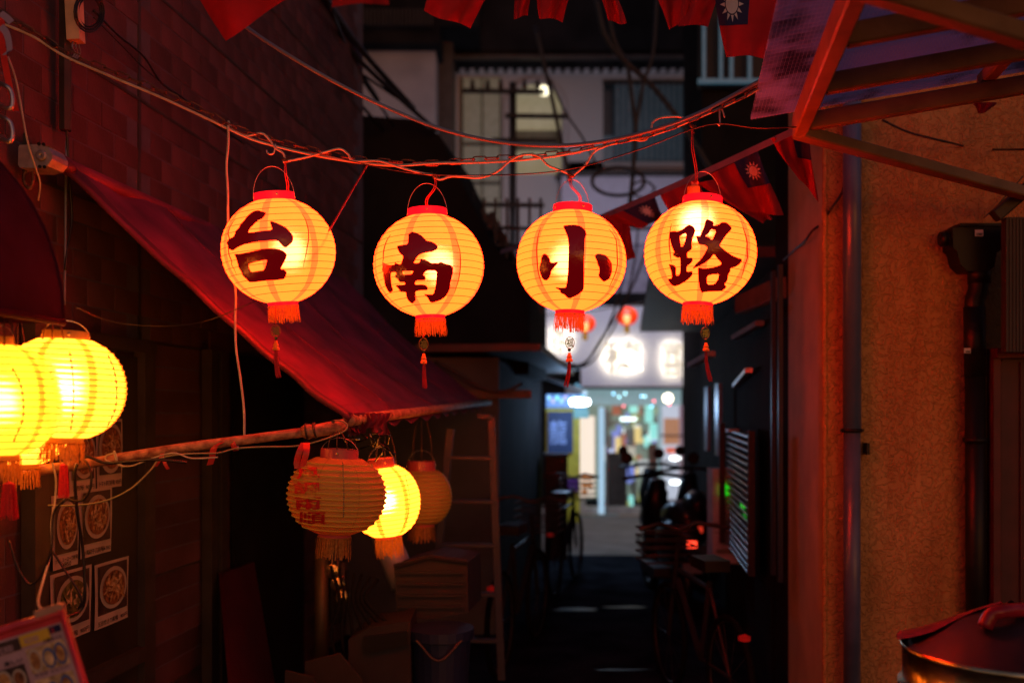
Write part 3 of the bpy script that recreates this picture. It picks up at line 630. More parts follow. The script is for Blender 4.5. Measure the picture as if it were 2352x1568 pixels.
# charms under the four lanterns (they hang from them: things of their own)
def charm(label, x, ytop, ycoin, ybead, yg0, yg1, yend, xend, Y, dark=False):
    t = thing('tassel_charm', label, 'charm', P(x, yend, Y), group='lucky charms under the lettered lanterns')
    x2 = x+(xend-x)*.15
    MB().tube([P(x, ytop, Y), P(x, ycoin-16, Y)], .0012, 5).build('cord', m_tassel, t)
    cn = MB(); c0 = P(x, ycoin, Y); rc = 13.5/F*Y
    cn.tube([c0+V(rc*.75*math.cos(a), .002*math.cos(a), rc*math.sin(a)) for a in [k*2*math.pi/24 for k in range(24)]], .0014, 5, closed=True)
    cn.build('coin_rim', m_coin, t, smooth=True)
    g = MB(); put_text(g, '福', c0+V(-rc*.58, -.001, -rc*.72), V(rc*1.15, 0, 0), V(0, 0, rc*1.45), .018); g.build('coin_emblem', m_coin, t)
    MB().lathe([(0, .006), (.004, .0045), (.006, 0), (.004, -.0045), (0, -.006)], 10, P(x2, ybead, Y)).build('bead', m_jade, t, smooth=True)
    h = (yg1-yg0)/F*Y; b = P(x2, yg1, Y); q_ = 1.25
    MB().lathe([(r*q_, z) for r, z in ((.0, h), (.0042, h), (.0042, h*.82), (.0068, h*.62), (.0074, h*.5), (.0058, h*.42), (.0062, h*.38), (.0094, h*.22), (.0096, h*.14), (.008, h*.05), (.010, h*.03), (.010, 0), (0, 0))], 16, b).build('gourd_bead', m_gourd, t, smooth=True)
    mb = MB(); rnd = random.Random(int(x))
    for i in range(16):
        a = rnd.uniform(0, 6.28); r0 = rnd.uniform(0, .005); s = rnd.uniform(.9, 1.03); px = xend-x2
        pts = [P(x2+px*q*q, yg1+(yend-yg1)*q*s, Y)+V(math.cos(a)*(r0+.004*q), math.sin(a)*(r0+.004*q), 0) for q in (0, .33, .66, 1)]
        mb.tube(pts, .0011, 3)
    mb.build('tassel_strands', m_tassel, t, kind='stuff')
charm('green coin charm with straight tassel under lantern 台', 633, 700, 760, 776, 783, 804, 866, 639, 3.24)
charm('openwork coin charm under lantern 南, its tassel lowest of the four', 973, 740, 790, 806, 812, 835, 892, 975, 3.4)
charm('dark coin charm with tassel swung left under lantern 小', 1309, 735, 787, 803, 810, 831, 888, 1300, 3.42)
charm('coin charm with tassel swung right under lantern 路', 1620, 715, 765, 781, 787, 806, 876, 1632, 3.38)
# yellow and spent lanterns
m_paper_yel = paper('lit yellow lantern paper', (3.4, .80, .06), (2.6, .30, .012), 7, .020, refr=(1, .85, .5), rrough=.42, base=(.7, .5, .1), phase=.33, wrinkle=.05)
m_paper_yel2 = paper('dimmer yellow lantern paper', (2.8, .62, .03), (2.2, .27, .012), 7, .018, refr=(.9, .7, .35), rrough=.42, base=(.7, .5, .1), phase=.55, wrinkle=.05)
m_paper_off = paper('unlit faded orange paper', (0, 0, 0), (0, 0, 0), 7, .004, base=(.80, .50, .13), tr=.45, phase=.05)
def ylan(label, x, y, Rp, Bp, rtp, rbp, Y, pm, ringm, frm, on, roll=0, frl=38, nrib=16, phz=0, conc=.0042, handle=True, group='old round lanterns below the awnings', col=(1, .8, .45), ringh=20, seed=0):
    k = Y/F
    t, zt, zb = lantern('old_lantern', label, P(x, y, Y), Rp*k, Bp*k, rtp*k, rbp*k, pm, ringm, frm, nrib, conc, (0, roll, phz), frl*k, m_ribdark, group, handle, 40*k, 60, ringh*k, seed=seed, squash=.8)
    if on: bulb(t, on, col, 0, .03)
    return t
tA = ylan('brightest yellow lantern, behind the left edge one, with pinholed collar', 147, 892, 137, 119, 50, 46, 2.7, m_paper_yel, m_ringyel, m_fringey, .30, .03, 46, 17, .5, seed=11)
tB = ylan('yellow lantern cut off by the left edge, nearest of the pair', 2, 920, 131, 130, 30, 40, 2.55, m_paper_yel2, m_ringyel, m_fringey, .25, .0, 44, 16, .1, seed=12)
ylan('low yellow lantern half hidden beneath the two bright ones', 50, 985, 105, 85, 40, 37, 3.0, m_paper_yel, m_ringyel, m_fringey, .2, 0, 44, 12, .9, seed=13)
tD = ylan('unlit faded lantern lettered 風調雨順 hanging at the awning corner', 774, 1136, 114, 92, 43, 38, 3.3, m_paper_off, m_ringoff, m_fringey, 0, .06, 50, 14, .0, .0052, seed=14)
tE = ylan('glowing yellow lantern half hidden behind the unlit lettered one', 884, 1150, 82, 84, 30, 30, 4.2, m_paper_yel, m_ringoff, m_fringe, .28, -.10, 42, 15, .4, .003, seed=15)
ylan('dim unlit lantern farthest back under the awning bar', 968, 1140, 70, 68, 32, 30, 5.1, m_paper_off, m_ringoff, m_fringey, 0, 0, 34, 14, .2, .002, seed=16)
def seamline(t, Rp, Bp, Y, pts, w_=.006, mat=None):
    k = Y/F; p3 = crom([onlantern(t, Rp*k*1.02, Bp*k*1.05, x, y, .001) for x, y in pts], 8)
    n = len(p3)
    MB().tube(p3, 0, 5, rs=[w_/2*(.55+.45*math.sin(i*2.1)) for i in range(n)]).build('glitter_line', mat or m_seq, t, local=True)
m_seq = M('dark glitter strip', (.05, .03, .02), .2, .5, var=.9, scale=260)
seamline(tA, 137, 119, 2.7, [(160, 808), (166, 850), (169, 900), (167, 950), (162, 990)])
seamline(tA, 137, 119, 2.7, [(248, 815), (262, 850), (268, 895), (264, 940), (246, 980)])
seamline(tB, 131, 130, 2.55, [(28, 845), (46, 880), (53, 920), (51, 965), (30, 1015)])
seamline(tE, 82, 84, 4.2, [(930, 1090), (938, 1120), (941, 1150), (938, 1180), (926, 1210)], .004)
kD = 3.3/F; RD, BD = 114*kD, 92*kD
def onD(x, y): return onlantern(tD, RD*1.012, BD*1.06, x, y, .0015)
for ch, (x0, y0, x1, y1) in zip('風調雨順', ((680, 1072, 735, 1100), (674, 1106, 733, 1134), (677, 1141, 737, 1170), (684, 1175, 750, 1204))):
    vs, fs = text2d(ch, .022)
    # refine so that the print follows the paper
    MB().add([onD(x0+(x1-x0)*u, y1-(y1-y0)*v) for u, v in vs], fs).build('printed_character', m_inkred, tD, local=True)
gl = MB()
for i in range(26):
    y = 1063+i*4.9; o = onD(787+3*math.sin(i*.1), y); gl.box(o, (.0035, .003, .0045))
gl.build('sequin_line', M('sequin', (.4, .4, .5), .15, .9, var=.9, scale=300), tD, local=True)
# red silk tassels by the left lanterns
for (x, y0, y1, Y, lab) in ((146, 1062, 1142, 2.75, 'thick red tassel hanging in front of the rusty pole'), (20, 1105, 1192, 2.55, 'red tassel under the lantern cut by the left edge')):
    mb = MB(); rnd = random.Random(int(x))
    for i in range(60):
        a = rnd.uniform(0, 6.28); r0 = .009*math.sqrt(rnd.random()); s = rnd.uniform(.88, 1.03); f_ = 1+.9*(x < 50)
        mb.tube([P(x, y0, Y)]+[P(x, y0+(y1-y0)*q*s, Y)+V(math.cos(a)*r0*(1+.7*q)*f_, math.sin(a)*r0, 0) for q in (.08, .5, 1)], .0009, 3)
    mb.build('red_tassel', M('scarlet tassel', (.75, .02, .03), .6, var=.3, scale=300), label=lab, cat='tassel')
# ================================================================ CHAIN AND CORDS
def PC(x, y, Y): return P(x, y, 3.4-(Y-2.68)*.5 if Y > 2.68 else 3.4+(Y-2.68))
chp = [(0, 40, 3.05), (75, 72, 3.0), (150, 118, 2.95), (260, 165, 2.9), (370, 210, 2.85), (470, 255, 2.8), (522, 285, 2.76), (590, 310, 2.72), (700, 340, 2.69), (800, 362, 2.68), (900, 372, 2.68), (1000, 374, 2.68), (1100, 366, 2.68), (1200, 360, 2.68), (1300, 350, 2.68), (1400, 328, 2.7), (1500, 305, 2.73), (1600, 268, 2.78), (1700, 222, 2.86), (1752, 190, 2.92)]
ch = thing('hanging_chain', 'rusty chain strung across the alley carrying the four lanterns', 'chain', PC(1000, 374, 2.68))
path = crom([PC(*p) for p in chp], 12)
lm = MB(); ll, lw = .024, .0095
lm.tube([V(math.copysign(ll-lw, math.cos(a))*(abs(math.cos(a)) > 1e-6)+lw*math.cos(a), 0, lw*math.sin(a)) for a in [k*2*math.pi/12+.01 for k in range(12)]], .0024, 4, closed=True)
lme = bpy.data.meshes.new('link'); lme.from_pydata([tuple(v) for v in lm.v], [], lm.f); lme.materials.append(m_chain)
acc = 0; pitch = .041; i = 0; last = path[0]; nxt = 0
cum = [0]
for a, b in zip(path, path[1:]): cum.append(cum[-1]+(b-a).length)
def at(s):
    for k in range(len(cum)-1):
        if cum[k+1] >= s:
            f = (s-cum[k])/(cum[k+1]-cum[k]+1e-9); return path[k].lerp(path[k+1], f), (path[k+1]-path[k]).normalized()
    return path[-1], (path[-1]-path[-2]).normalized()
s = 0
while s < cum[-1]:
    p, d = at(s); ax = d.to_track_quat('X', 'Z').to_matrix() @ Matrix.Rotation(math.radians(90 if i % 2 else 15)+random.uniform(-.2, .2), 3, 'X')
    inst(lme, 'link', ch, WM[ch.name].inverted() @ (Matrix.Translation(p) @ ax.to_4x4())); s += pitch; i += 1
cable('white_wire', 'long white power cord running along the chain from the upper left', 'cord',
      [PC(x, y+2, Y-.012) for x, y, Y in ((0, 50, 3.04), (75, 82, 3.0), (150, 128, 2.95), (260, 176, 2.9), (370, 222, 2.85), (470, 268, 2.8), (522, 293, 2.76), (590, 322, 2.72), (700, 350, 2.69), (800, 368, 2.68), (900, 378, 2.68), (1000, 373, 2.68), (1100, 371, 2.68), (1200, 365, 2.68), (1300, 352, 2.68), (1400, 330, 2.7), (1500, 308, 2.73), (1600, 270, 2.78), (1700, 226, 2.86), (1748, 200, 2.92))], 0.0045, m_cordw)
cable('twisted_wire', 'pale cord looping from the chain down to the hook above lantern 台', 'cord', [PC(x, y, 2.72) for x, y in ((524, 278), (535, 298), (565, 312), (600, 306), (618, 320), (632, 340), (650, 352), (655, 372))], 0.004, m_cordw)
cable('twisted_wire', 'pale cord rising from lantern 台 over the chain', 'cord', [PC(x, y, 2.66) for x, y in ((650, 372), (700, 362), (745, 350), (780, 342), (800, 355), (812, 370), (870, 370), (920, 385), (970, 398), (1000, 402))], 0.004, m_cordw)
cable('twisted_wire', 'pale cord wave between lanterns 南 and 小', 'cord', [PC(x, y, 2.66) for x, y in ((998, 408), (1012, 412), (1040, 405), (1100, 408), (1140, 395), (1170, 370), (1200, 356), (1235, 358), (1260, 380), (1290, 392), (1308, 400))], 0.004, m_cordw)
cable('twisted_wire', 'pale cord from lantern 小 up to the chain', 'cord', [PC(x, y, 2.66) for x, y in ((1318, 402), (1345, 378), (1365, 348), (1400, 332))], 0.004, m_cordw)
cable('twisted_wire', 'pale cord hump above the cable left of lantern 路', 'cord', [PC(x, y, 2.7) for x, y in ((1440, 318), (1480, 322), (1494, 300), (1500, 280), (1520, 270), (1555, 268), (1580, 274))], 0.004, m_cordw)
cable('thick_cable', 'thick grey cable sagging above the chain', 'cable', [PC(x, y, Y) for x, y, Y in ((500, -5, 3.0), (565, 62, 2.95), (680, 138, 2.88), (800, 205, 2.82), (900, 252, 2.78), (1000, 292, 2.76), (1100, 318, 2.75), (1200, 332, 2.74), (1300, 334, 2.74), (1400, 322, 2.76), (1500, 298, 2.8), (1600, 262, 2.86), (1700, 210, 2.92), (1760, 178, 3.0))], 0.0065, m_cordg, 8)
cable('thin_line', 'thin black line passing under lantern chain to the canopy', 'cable', [PC(x, y, Y) for x, y, Y in ((700, 345, 2.9), (900, 390, 2.85), (1020, 402, 2.85), (1200, 400, 2.85), (1310, 388, 2.85), (1400, 365, 2.86), (1500, 332, 2.9), (1580, 300, 2.95), (1650, 284, 3.0), (1740, 294, 3.1), (1830, 292, 3.2))], 0.002, m_cordb)
cable('hanging_wire', 'orange white cord dropping from the chain, upper length left of lantern 台', 'cord', [PC(x, y, 2.76) for x, y in ((524, 288), (524, 330), (520, 380), (523, 440), (523, 490), (525, 560), (535, 620), (541, 680), (540, 730), (542, 800), (552, 870), (560, 940), (561, 1004))], 0.00425, m_cordw)
cable('red_strap', 'red strap slanting from the chain down behind lantern 台', 'strap', [PC(x, y, Y) for x, y, Y in ((846, 376, 2.7), (825, 410, 2.74), (790, 470, 2.8), (755, 530, 2.86), (700, 600, 2.95))], .0032, M('dark red strap', (.25, .02, .02), .5), 4)
MB().tube(crom([PC(x, y, 2.7) for x, y in ((632, 330), (630, 348), (624, 354), (615, 352), (612, 345))], 5), .0035, 8).build('open_hook', m_steel, smooth=True, label='open steel hook hanging from the chain above lantern 台', cat='hook')
MB().tube(crom([PC(x, y, 2.8) for x, y in ((1649, 285), (1654, 287), (1653, 262), (1657, 250), (1665, 270))], 5), .003, 8).build('open_hook', m_steel, smooth=True, label='small steel hook on the chain right of lantern 路', cat='hook')
for i, (x, yt, xb, yb, lab) in enumerate(((655, 368, 660, 448, 'red twin flex dropping inside the handle of lantern 台'), (1000, 405, 982, 480, 'short straight red flex feeding lantern 南'), (1310, 402, 1330, 472, 'red flex bundle feeding lantern 小'), (1590, 290, 1598, 432, 'long red twin flex feeding lantern 路'))):
    mb = MB()
    for dx in (-2, 2.2): mb.tube(crom([PC(x+dx*.3, yt, 2.67), PC(x+dx+(xb-x)*.1, yt+(yb-yt)*.35, 2.66), PC(x+dx+(xb-x)*1.1, yt+(yb-yt)*.7, 2.67), PC(xb+dx, yb, 2.68)], 6), .0016, 5)
    mb.build('lamp_flex', M('red flex', (.6, .05, .05), .35), smooth=True, label=lab, cat='flex')
    rnd = random.Random(i); mw = MB()
    for k in range(5):
        a = PC(x, yt, 2.66); mw.tube(crom([a+V(rnd.uniform(-.02, .02), 0, rnd.uniform(0, .02)), a+V(rnd.uniform(-.01, .01), -.005, rnd.uniform(-.01, .01)), a+V(rnd.uniform(-.03, .03), 0, rnd.uniform(-.03, .02))], 4), .0008, 3)
    mw.tube([PC(x-6, yt-4, 2.66), PC(x+4, yt+3, 2.66), PC(x+8, yt+2, 2.665)], .006, 7)
    mw.build('wire_tie', m_chain, smooth=True, label=('rusty wire tie on the chain above lantern 台', 'bulky taped wire knot above lantern 南', 'spiky wire tie above the flex of lantern 小', 'dark wire tie below the cord hump, above lantern 路')[i], cat='wire tie')
sk = thing('lamp_socket', 'yellow lamp socket standing out of lantern 路', 'lamp socket', PC(1592, 455, 2.67))
MB().lathe([(.0, .038), (.021, .038), (.022, 0), (.0, 0)], 20, PC(1593, 455, 2.67)).build('shell', M('yellow socket', (.55, .33, .06), .4), sk, smooth=False)
MB().grid(lambda u, v: PC(1588+u*16, 415+v*16+6*math.sin(u*3), 2.655+.006*v), 3, 3).build('paper_tab', M('pink tag', (.7, .2, .18), .6), sk)
# cords and ribbons round the pole
cable('green_wire', 'pale green cord wound along the right half of the rusty pole', 'cord', [P(x, y, Y) for x, y, Y in ((110, 1160, 3.0), (170, 1160, 3.02), (240, 1150, 3.05), (300, 1122, 3.07), (345, 1080, 3.1), (370, 1052, 3.13), (430, 1042, 3.15), (500, 1040, 3.19), (540, 1030, 3.22), (600, 1026, 3.24), (680, 1024, 3.27), (740, 1010, 3.28), (790, 990, 3.29), (797, 975, 3.3), (782, 966, 3.3), (765, 966, 3.3))], .003, M('olive cord', (.3, .32, .16), .5))
cable('white_wire', 'white cord loop tied on the rusty pole below the yellow lantern', 'cord', [P(x, y, 3.04) for x, y in ((262, 1040), (245, 1046), (243, 1056), (262, 1062), (285, 1072), (268, 1060), (262, 1035), (268, 1048), (272, 1065), (300, 1070), (350, 1052), (400, 1040), (440, 1052), (500, 1050))], .0025, m_cordw)
cable('black_wire', 'black cord looping over the rusty pole and down past the posters', 'cord', [P(x, y, Y) for x, y, Y in ((430, 1062, 3.0), (360, 1055, 2.98), (290, 1060, 2.96), (240, 1062, 2.94), (200, 1048, 2.92), (178, 1065, 2.9), (172, 1100, 2.9), (178, 1180, 2.92), (190, 1260, 2.95), (195, 1360, 2.95), (185, 1400, 2.95), (150, 1418, 2.9))], .0048, m_cordb, 7)
cable('black_wire', 'black cord forming a ring beside the red tassel', 'cord', [P(x, y, 2.9) for x, y in ((150, 1140), (165, 1148), (190, 1148), (206, 1125), (210, 1090), (200, 1062), (180, 1052))], .0038, m_cordb)
cable('white_wire', 'white cord hanging beside the red tassel to the menu board', 'cord', [P(x, y, Y) for x, y, Y in ((120, 1062, 2.9), (128, 1100, 2.9), (126, 1150, 2.9), (118, 1200, 2.85), (118, 1260, 2.8), (100, 1330, 2.6), (88, 1375, 2.4), (92, 1395, 2.3), (110, 1400, 2.25))], .0032, m_cordw)
cable('black_wire', 'black cord swagging from the left edge up to the white cord', 'cord', [P(x, y, 2.7) for x, y in ((20, 1240), (40, 1300), (60, 1335), (75, 1340), (95, 1320), (118, 1260), (122, 1180), (150, 1145))], .0034, m_cordb)
cable('black_wire', 'short black cord slanting down across the greens poster', 'cord', [P(x, y, 2.9) for x, y in ((118, 1262), (150, 1310), (182, 1360), (186, 1385), (178, 1398))], .0034, m_cordb)
cable('thin_line', 'thin black line from the hood to lantern 台', 'cable', [P(x, y, Y) for x, y, Y in ((175, 705, 2.7), (230, 730, 2.8), (300, 745, 2.85), (400, 748, 2.85), (480, 735, 2.85), (585, 692, 2.75))], .0012, m_cordb)
for k, (x, y, lab) in enumerate(((372, 1045, 'torn red ribbon bow tied around the middle of the pole'), (490, 1035, 'wide red ribbon strip hanging off the pole'), (694, 1016, 'wilted dark red ribbon end beside the unlit lantern'))):
    mb = MB(); Y = 3.17+.06*k if k < 2 else 3.28
    ww = (.018, .022, .022)[k]
    if k == 0:
        for dx, dy in ((-14, 26), (14, 32), (5, 16), (-8, 12)): mb.ribbon(crom([P(x, y-4, Y-.02), P(x+dx*.5, y+dy*.6, Y-.03), P(x+dx, y+dy, Y-.025)], 5), ww*.6, V(.9, .3, .2))
    elif k == 1:
        mb.ribbon(crom([P(x+20, y-20, Y-.02), P(x+2, y-8, Y-.03), P(x-3, y+15, Y-.025), P(x-8, y+32, Y-.02)], 5), ww, V(.95, .1, .2))
        mb.tube([P(x+44, y-12, Y+.01), P(x+50, y-13, Y+.01), P(x+54, y-14, Y+.01)], .019, 12)
    else:
        mb.ribbon(crom([P(x+4, y, Y-.02), P(x-6, y+20, Y-.04), P(x-12, y+45, Y-.04), P(x-10, y+60, Y-.04)], 5), ww, V(.9, .3, .0))
        mb.ribbon(crom([P(x+10, y, Y-.02), P(x+10, y+20, Y-.05), P(x+2, y+50, Y-.05), P(x-2, y+72, Y-.05)], 5), ww, V(.9, .3, .0))
    mb.build('tied_ribbon', m_ribbon, smooth=True, label=lab, cat='ribbon')
MB().add([], []) 
mb = MB(); rnd = random.Random(3)
for i in range(14):
    x, y = rnd.uniform(790, 890), rnd.uniform(990, 1030); mb.tube(crom([P(x, y, 3.4+rnd.random()*.5), P(x+rnd.uniform(-20, 20), y+rnd.uniform(-15, 15), 3.5), P(x+rnd.uniform(-25, 25), y+rnd.uniform(5, 35), 3.6)], 5), .0028, 5)
mb.build('tangled_wires', m_cordb, smooth=True, label='tangle of dark wires and ties above the unlit lettered lantern', cat='wires')
# lantern suspension for the old lanterns
for (x, y0, y1, Y, lab) in ((120, 735, 775, 2.62, 'bent wires hanging the brightest yellow lantern'), (10, 730, 790, 2.35, 'wire hanging the lantern at the left edge'), (40, 740, 900, 2.9, 'long wire hanging the low yellow lantern'), (774, 990, 1036, 3.3, 'dark wires holding the unlit lettered lantern'), (884, 985, 1066, 4.2, 'wires holding the glowing lantern behind'), (968, 950, 1066, 5.1, 'wire holding the farthest dim lantern')):
    mb = MB()
    for dx in (-22, 0, 26): mb.tube(crom([P(x+dx*.3, y0, Y), P(x+dx*.8, (y0+y1)/2, Y-.01), P(x+dx, y1+4, Y)], 5), .0022, 5)
    mb.build('hanging_wire', m_chain, smooth=True, label=lab, cat='wire')
# ================================================================ MENU BOARD lower left
mo = P(143, 1398, 2.25); k = 2.25/F; ex = V(143, 0, 44).normalized()*-1; ex = V(-143, 0, -44).normalized(); ey = V(ex.z, 0, -ex.x); ey = ey if ey.z < 0 else -ey
mt = thing('menu_board', 'tilted menu board in a pink red frame at the lower left corner', 'menu board', P(60, 1568, 2.25))
def Q(u, v, e=0.): return mo+ex*(u*k)+ey*(v*k)+V(0, -.004-e, 0)   # u px leftward, v px downward
def mrect(mb, u0, u1, v0, v1, e): return mb.add([Q(u0, v0, e), Q(u1, v0, e), Q(u1, v1, e), Q(u0, v1, e)], [(0, 1, 2, 3)])
MB().prism([Q(0, 0), Q(300, 0), Q(300, 420), Q(0, 420)], V(0, .02, 0)).build('frame', m_menured, mt)
MB().tube([Q(2, 6, .004), Q(100, 4, .006), Q(200, 6, .004), Q(300, 4, .004)], .009, 8).build('rolled_top_edge', m_menured, mt, smooth=True)
MB().tube([Q(2, 6, .002), Q(2, 420, .002)], .004, 8).build('side_edge', m_menured, mt, smooth=True)
mrect(MB(), 9, 300, 27, 420, .002).build('sheet', m_menupaper, mt)
mrect(MB(), 12, 106, 30, 46, .004).build('heading_band', m_navy, mt)
mrect(MB(), 112, 300, 32, 60, .004).build('heading_band', m_photo, mt)
mrect(MB(), 40, 110, 30, 56, .005).build('yellow_patch', m_yelink, mt)  # yellow patch laid over the heading band
def mtext(s, u0, u1, v0, v1, mat, b=.02):
    mb = MB(); put_text(mb, s, Q(u1, v1, .0065), Q(u0, v1)-Q(u1, v1), Q(u1, v0)-Q(u1, v1), b); mb.build('lettering', mat, mt)
mtext('¥2300', 66, 100, 38, 52, m_menupaper); mtext('¥2300', 128, 170, 42, 58, m_menupaper); mtext('コ', 28, 38, 34, 44, m_inkred)
mtext('人前セット', 14, 60, 52, 62, m_ink); mtext('楽しい', 116, 160, 76, 88, m_ink)
def dish(u, v, ru, rv, rim, fill):
    n = 20; t1 = MB().add([Q(u+ru*math.cos(6.2832*i/n), v+rv*math.sin(6.2832*i/n), .006) for i in range(n)], [tuple(range(n))]); t1.build('dish_print', rim, mt)
    MB().add([Q(u+ru*.72*math.cos(6.2832*i/n), v+rv*.76*math.sin(6.2832*i/n), .0075) for i in range(n)], [tuple(range(n))]).build('food_print', fill, mt)
mrect(MB(), 14, 104, 64, 122, .005).build('photo_print', m_food[3], mt); mrect(MB(), 116, 290, 92, 150, .005).build('photo_print', m_photo, mt)
mrect(MB(), 14, 104, 138, 200, .005).build('photo_print', m_food[3], mt)
dish(28, 94, 14, 26, m_plateb, m_food[2]); dish(56, 97, 15, 24, m_plateb, m_food[3]); dish(88, 94, 15, 28, m_plate, m_food[2])
dish(135, 122, 16, 22, m_plate, m_food[0]); dish(170, 118, 18, 24, m_plate, m_food[2]); dish(205, 116, 16, 22, m_plate, m_food[1]); dish(35, 168, 15, 24, m_plateb, m_food[2]); dish(68, 172, 14, 22, m_plateb, m_food[0]); dish(140, 175, 20, 18, m_photo, m_food[1])
mtext('サラダ  ビビンバ', 20, 100, 124, 132, m_ink, .01)
MB().box(P(108, 1402, 2.22), (.05, .02, .016), (0, -.3, 0)).build('clip', M('tan clip', (.5, .3, .2), .5), mt)
MB().prism([P(118, 1400, 2.2), P(128, 1386, 2.2), P(142, 1388, 2.2), P(142, 1400, 2.2)], V(0, .02, 0)).build('clip', M('tan clip b', (.5, .3, .2), .5), mt)
# ================================================================ STUCCO HOUSE on the right
YW = 4.3
st = thing('stucco_house', 'orange stucco house corner on the right with rough plaster', 'house', V(2.1, 4.8, 0))
xc = (1893-CX)/F*YW
wallm = MB().grid(lambda u, v: V(xc+.012+(3.1-xc)*u, YW, 3.9*v), 1, 1)
wallm.build('front_wall', m_stucco, st)
MB().grid(lambda u, v: V(xc-.003, YW+.01, 3.9*v)+U*(u*1.14), 1, 1).build('side_wall', M('smooth orange plaster', (.55, .42, .17), .8, var=.15, scale=4, bump=.6, bscale=60), st)
rnd = random.Random(5)
MB().tube([V(xc+.005+rnd.uniform(-.0015, .0015), YW+.006, 3.9*i/90) for i in range(91)], .0125, 8).build('corner_bead', m_stucco, st, smooth=True)
MB().box((xc+.95, YW+.62, 1.95), (1.7, 1.1, 3.88)).build('core', m_nearblack, st)
YP = YW-.055
pi_ = thing('grey_drainpipe', 'grey purple drainpipe with a strap down the stucco wall', 'drainpipe', P(1958, 1568, YP))
r_ = 20.5/F*YP
MB().tube([P(1957, -120, YP), P(1957, 985, YP)], r_, 20).build('upper_pipe', m_greypipe, pi_, smooth=True)
MB().tube([P(1957, 985, YP), P(1957, 1700, YP)], r_*.93, 20).build('lower_pipe', M('greyer vinyl pipe', (.10, .11, .18), .35), pi_, smooth=True)
MB().tube([P(1957, 984, YP), P(1957, 992, YP)], r_*1.16, 20).build('strap', m_blackpipe, pi_, smooth=True)
MB().box(P(1957, 988, YP-.002), (.10, .006, .012)).build('strap_lug', m_blackpipe, pi_)
MB().box(P(1990, 1030, YW-.03), (.012, .05, .05)).build('bracket', m_blackpipe, pi_)
bp_ = thing('black_hopper_pipe', 'black rain hopper and downpipe with white barcode stickers', 'drainpipe', P(2240, 1430, YP))
hp = [(2188, 522), (2306, 519), (2303, 572), (2290, 580), (2284, 612), (2272, 622), (2222, 622), (2206, 606), (2198, 575), (2190, 570)]
MB().prism([P(x, y, YP-.05) for x, y in hp], V(0, .11, 0)).build('hopper', m_blackpipe, bp_)
MB().box(P(2247, 522, YP), (.21, .13, .012)).build('rim', m_blackpipe, bp_)
MB().tube([P(2190, 547, YP), P(2168, 549, YP)], .028, 14).build('side_spigot', m_blackpipe, bp_, smooth=True)
MB().tube([P(2170, 549, YP), P(2160, 550, YP)], .032, 14).build('spigot_flange', m_blackpipe, bp_, smooth=True)
MB().tube([P(2249, 612, YP), P(2249, 652, YP)], 25/F*YP, 18).build('outlet', m_blackpipe, bp_, smooth=True)
MB().tube(crom([P(2248, 650, YP), P(2246, 668, YP), P(2239, 690, YP), P(2238, 712, YP)], 5), 22/F*YP, 18).build('offset_bend', m_blackpipe, bp_, smooth=True)
MB().tube([P(2238, 705, YP), P(2240, 865, YP)], 24/F*YP, 18).build('upper_pipe', m_blackpipe, bp_, smooth=True)
MB().tube([P(2240, 862, YP), P(2243, 1700, YP)], 22.5/F*YP, 18).build('lower_pipe', m_blackpipe, bp_, smooth=True)
MB().tube([P(2240, 1005, YP), P(2240, 1016, YP)], 27/F*YP, 18).build('clamp', m_blackpipe, bp_, smooth=True)
MB().tube([P(2262, 1010, YP), P(2292, 1011, YP+.02)], .004, 6).build('clamp_rod', m_blackpipe, bp_)
for (x, y, w_, dd) in ((2249, 535, 19, .057), (2222, 805, 15, .052)):
    MB().box(P(x, y, YP-dd), (w_/F*YP, .001, w_*.78/F*YP)).build('sticker', m_sticker, bp_)
    bc = MB(); rnd = random.Random(x)
    xx = -w_*.34
    while xx < w_*.34:
        q = rnd.uniform(.4, 1.1); bc.box(P(x+xx+q/2+1, y+w_*.16, YP-dd-.0012), (q/F*YP, .0006, w_*.28/F*YP)); xx += q+rnd.uniform(.4, .9)
    bc.build('barcode', m_ink, bp_)
# tin siding and red door at the far right
sd = thing('tin_siding', 'ribbed brown tin siding at the right edge above the red door', 'siding', P(2330, 805, 4.0))
MB().box(P(2425, 655, 4.06), (.42, .05, 308/F*4.06)).build('sheet', m_siding, sd)
for i in range(14): MB().box(P(2312+i*8, 655, 4.035), (.006, .007, 306/F*4.03)).build('rib', m_siding, sd)
MB().beam(P(2285, 497, 4.05), P(2380, 415, 4.05), .05, .05).build('verge_board', m_dark, sd)
dr = thing('red_door', 'dark red metal door leaf at the right edge', 'door', P(2330, 1560, 4.2))
MB().box(P(2283, 1200, 4.22), (.03, .06, 800/F*4.22)).build('jamb', m_doorred, dr)
MB().box(P(2366, 1200, 4.24), (.26, .04, 790/F*4.24)).build('leaf', m_doorred, dr)
MB().box(P(2352, 812, 4.2), (.26, .08, .04)).build('lintel', m_doorred, dr)
MB().box(P(2283, 1010, 4.2), (.008, .01, .16)).build('hinge', m_black, dr)
for x in (2300, 2345): MB().box(P(x, 1200, 4.215), (.006, .01, 740/F*4.2)).build('bead', m_doorred, dr)
cable('wall_cable', 'black flat cable swagging across the stucco below the canopy', 'cable', [P(2026, 276, 4.2), P(2090, 305, 4.18), (P(2170, 325, 4.15)), P(2250, 342, 4.4), P(2352, 343, 4.0), P(2420, 338, 3.95)], .005, m_cordb)
cable('wall_cable', 'old cable snaking up the stucco corner behind the grey pipe', 'cable', [P(1800, 597, 5.3), P(1830, 570, 4.95), P(1850, 552, 4.5), P(1866, 530, 4.4), P(1885, 515, 4.4), P(1905, 485, 4.28), P(1930, 450, 4.27), P(1938, 430, 4.27), P(1944, 400, 4.27)], .006, m_dark)
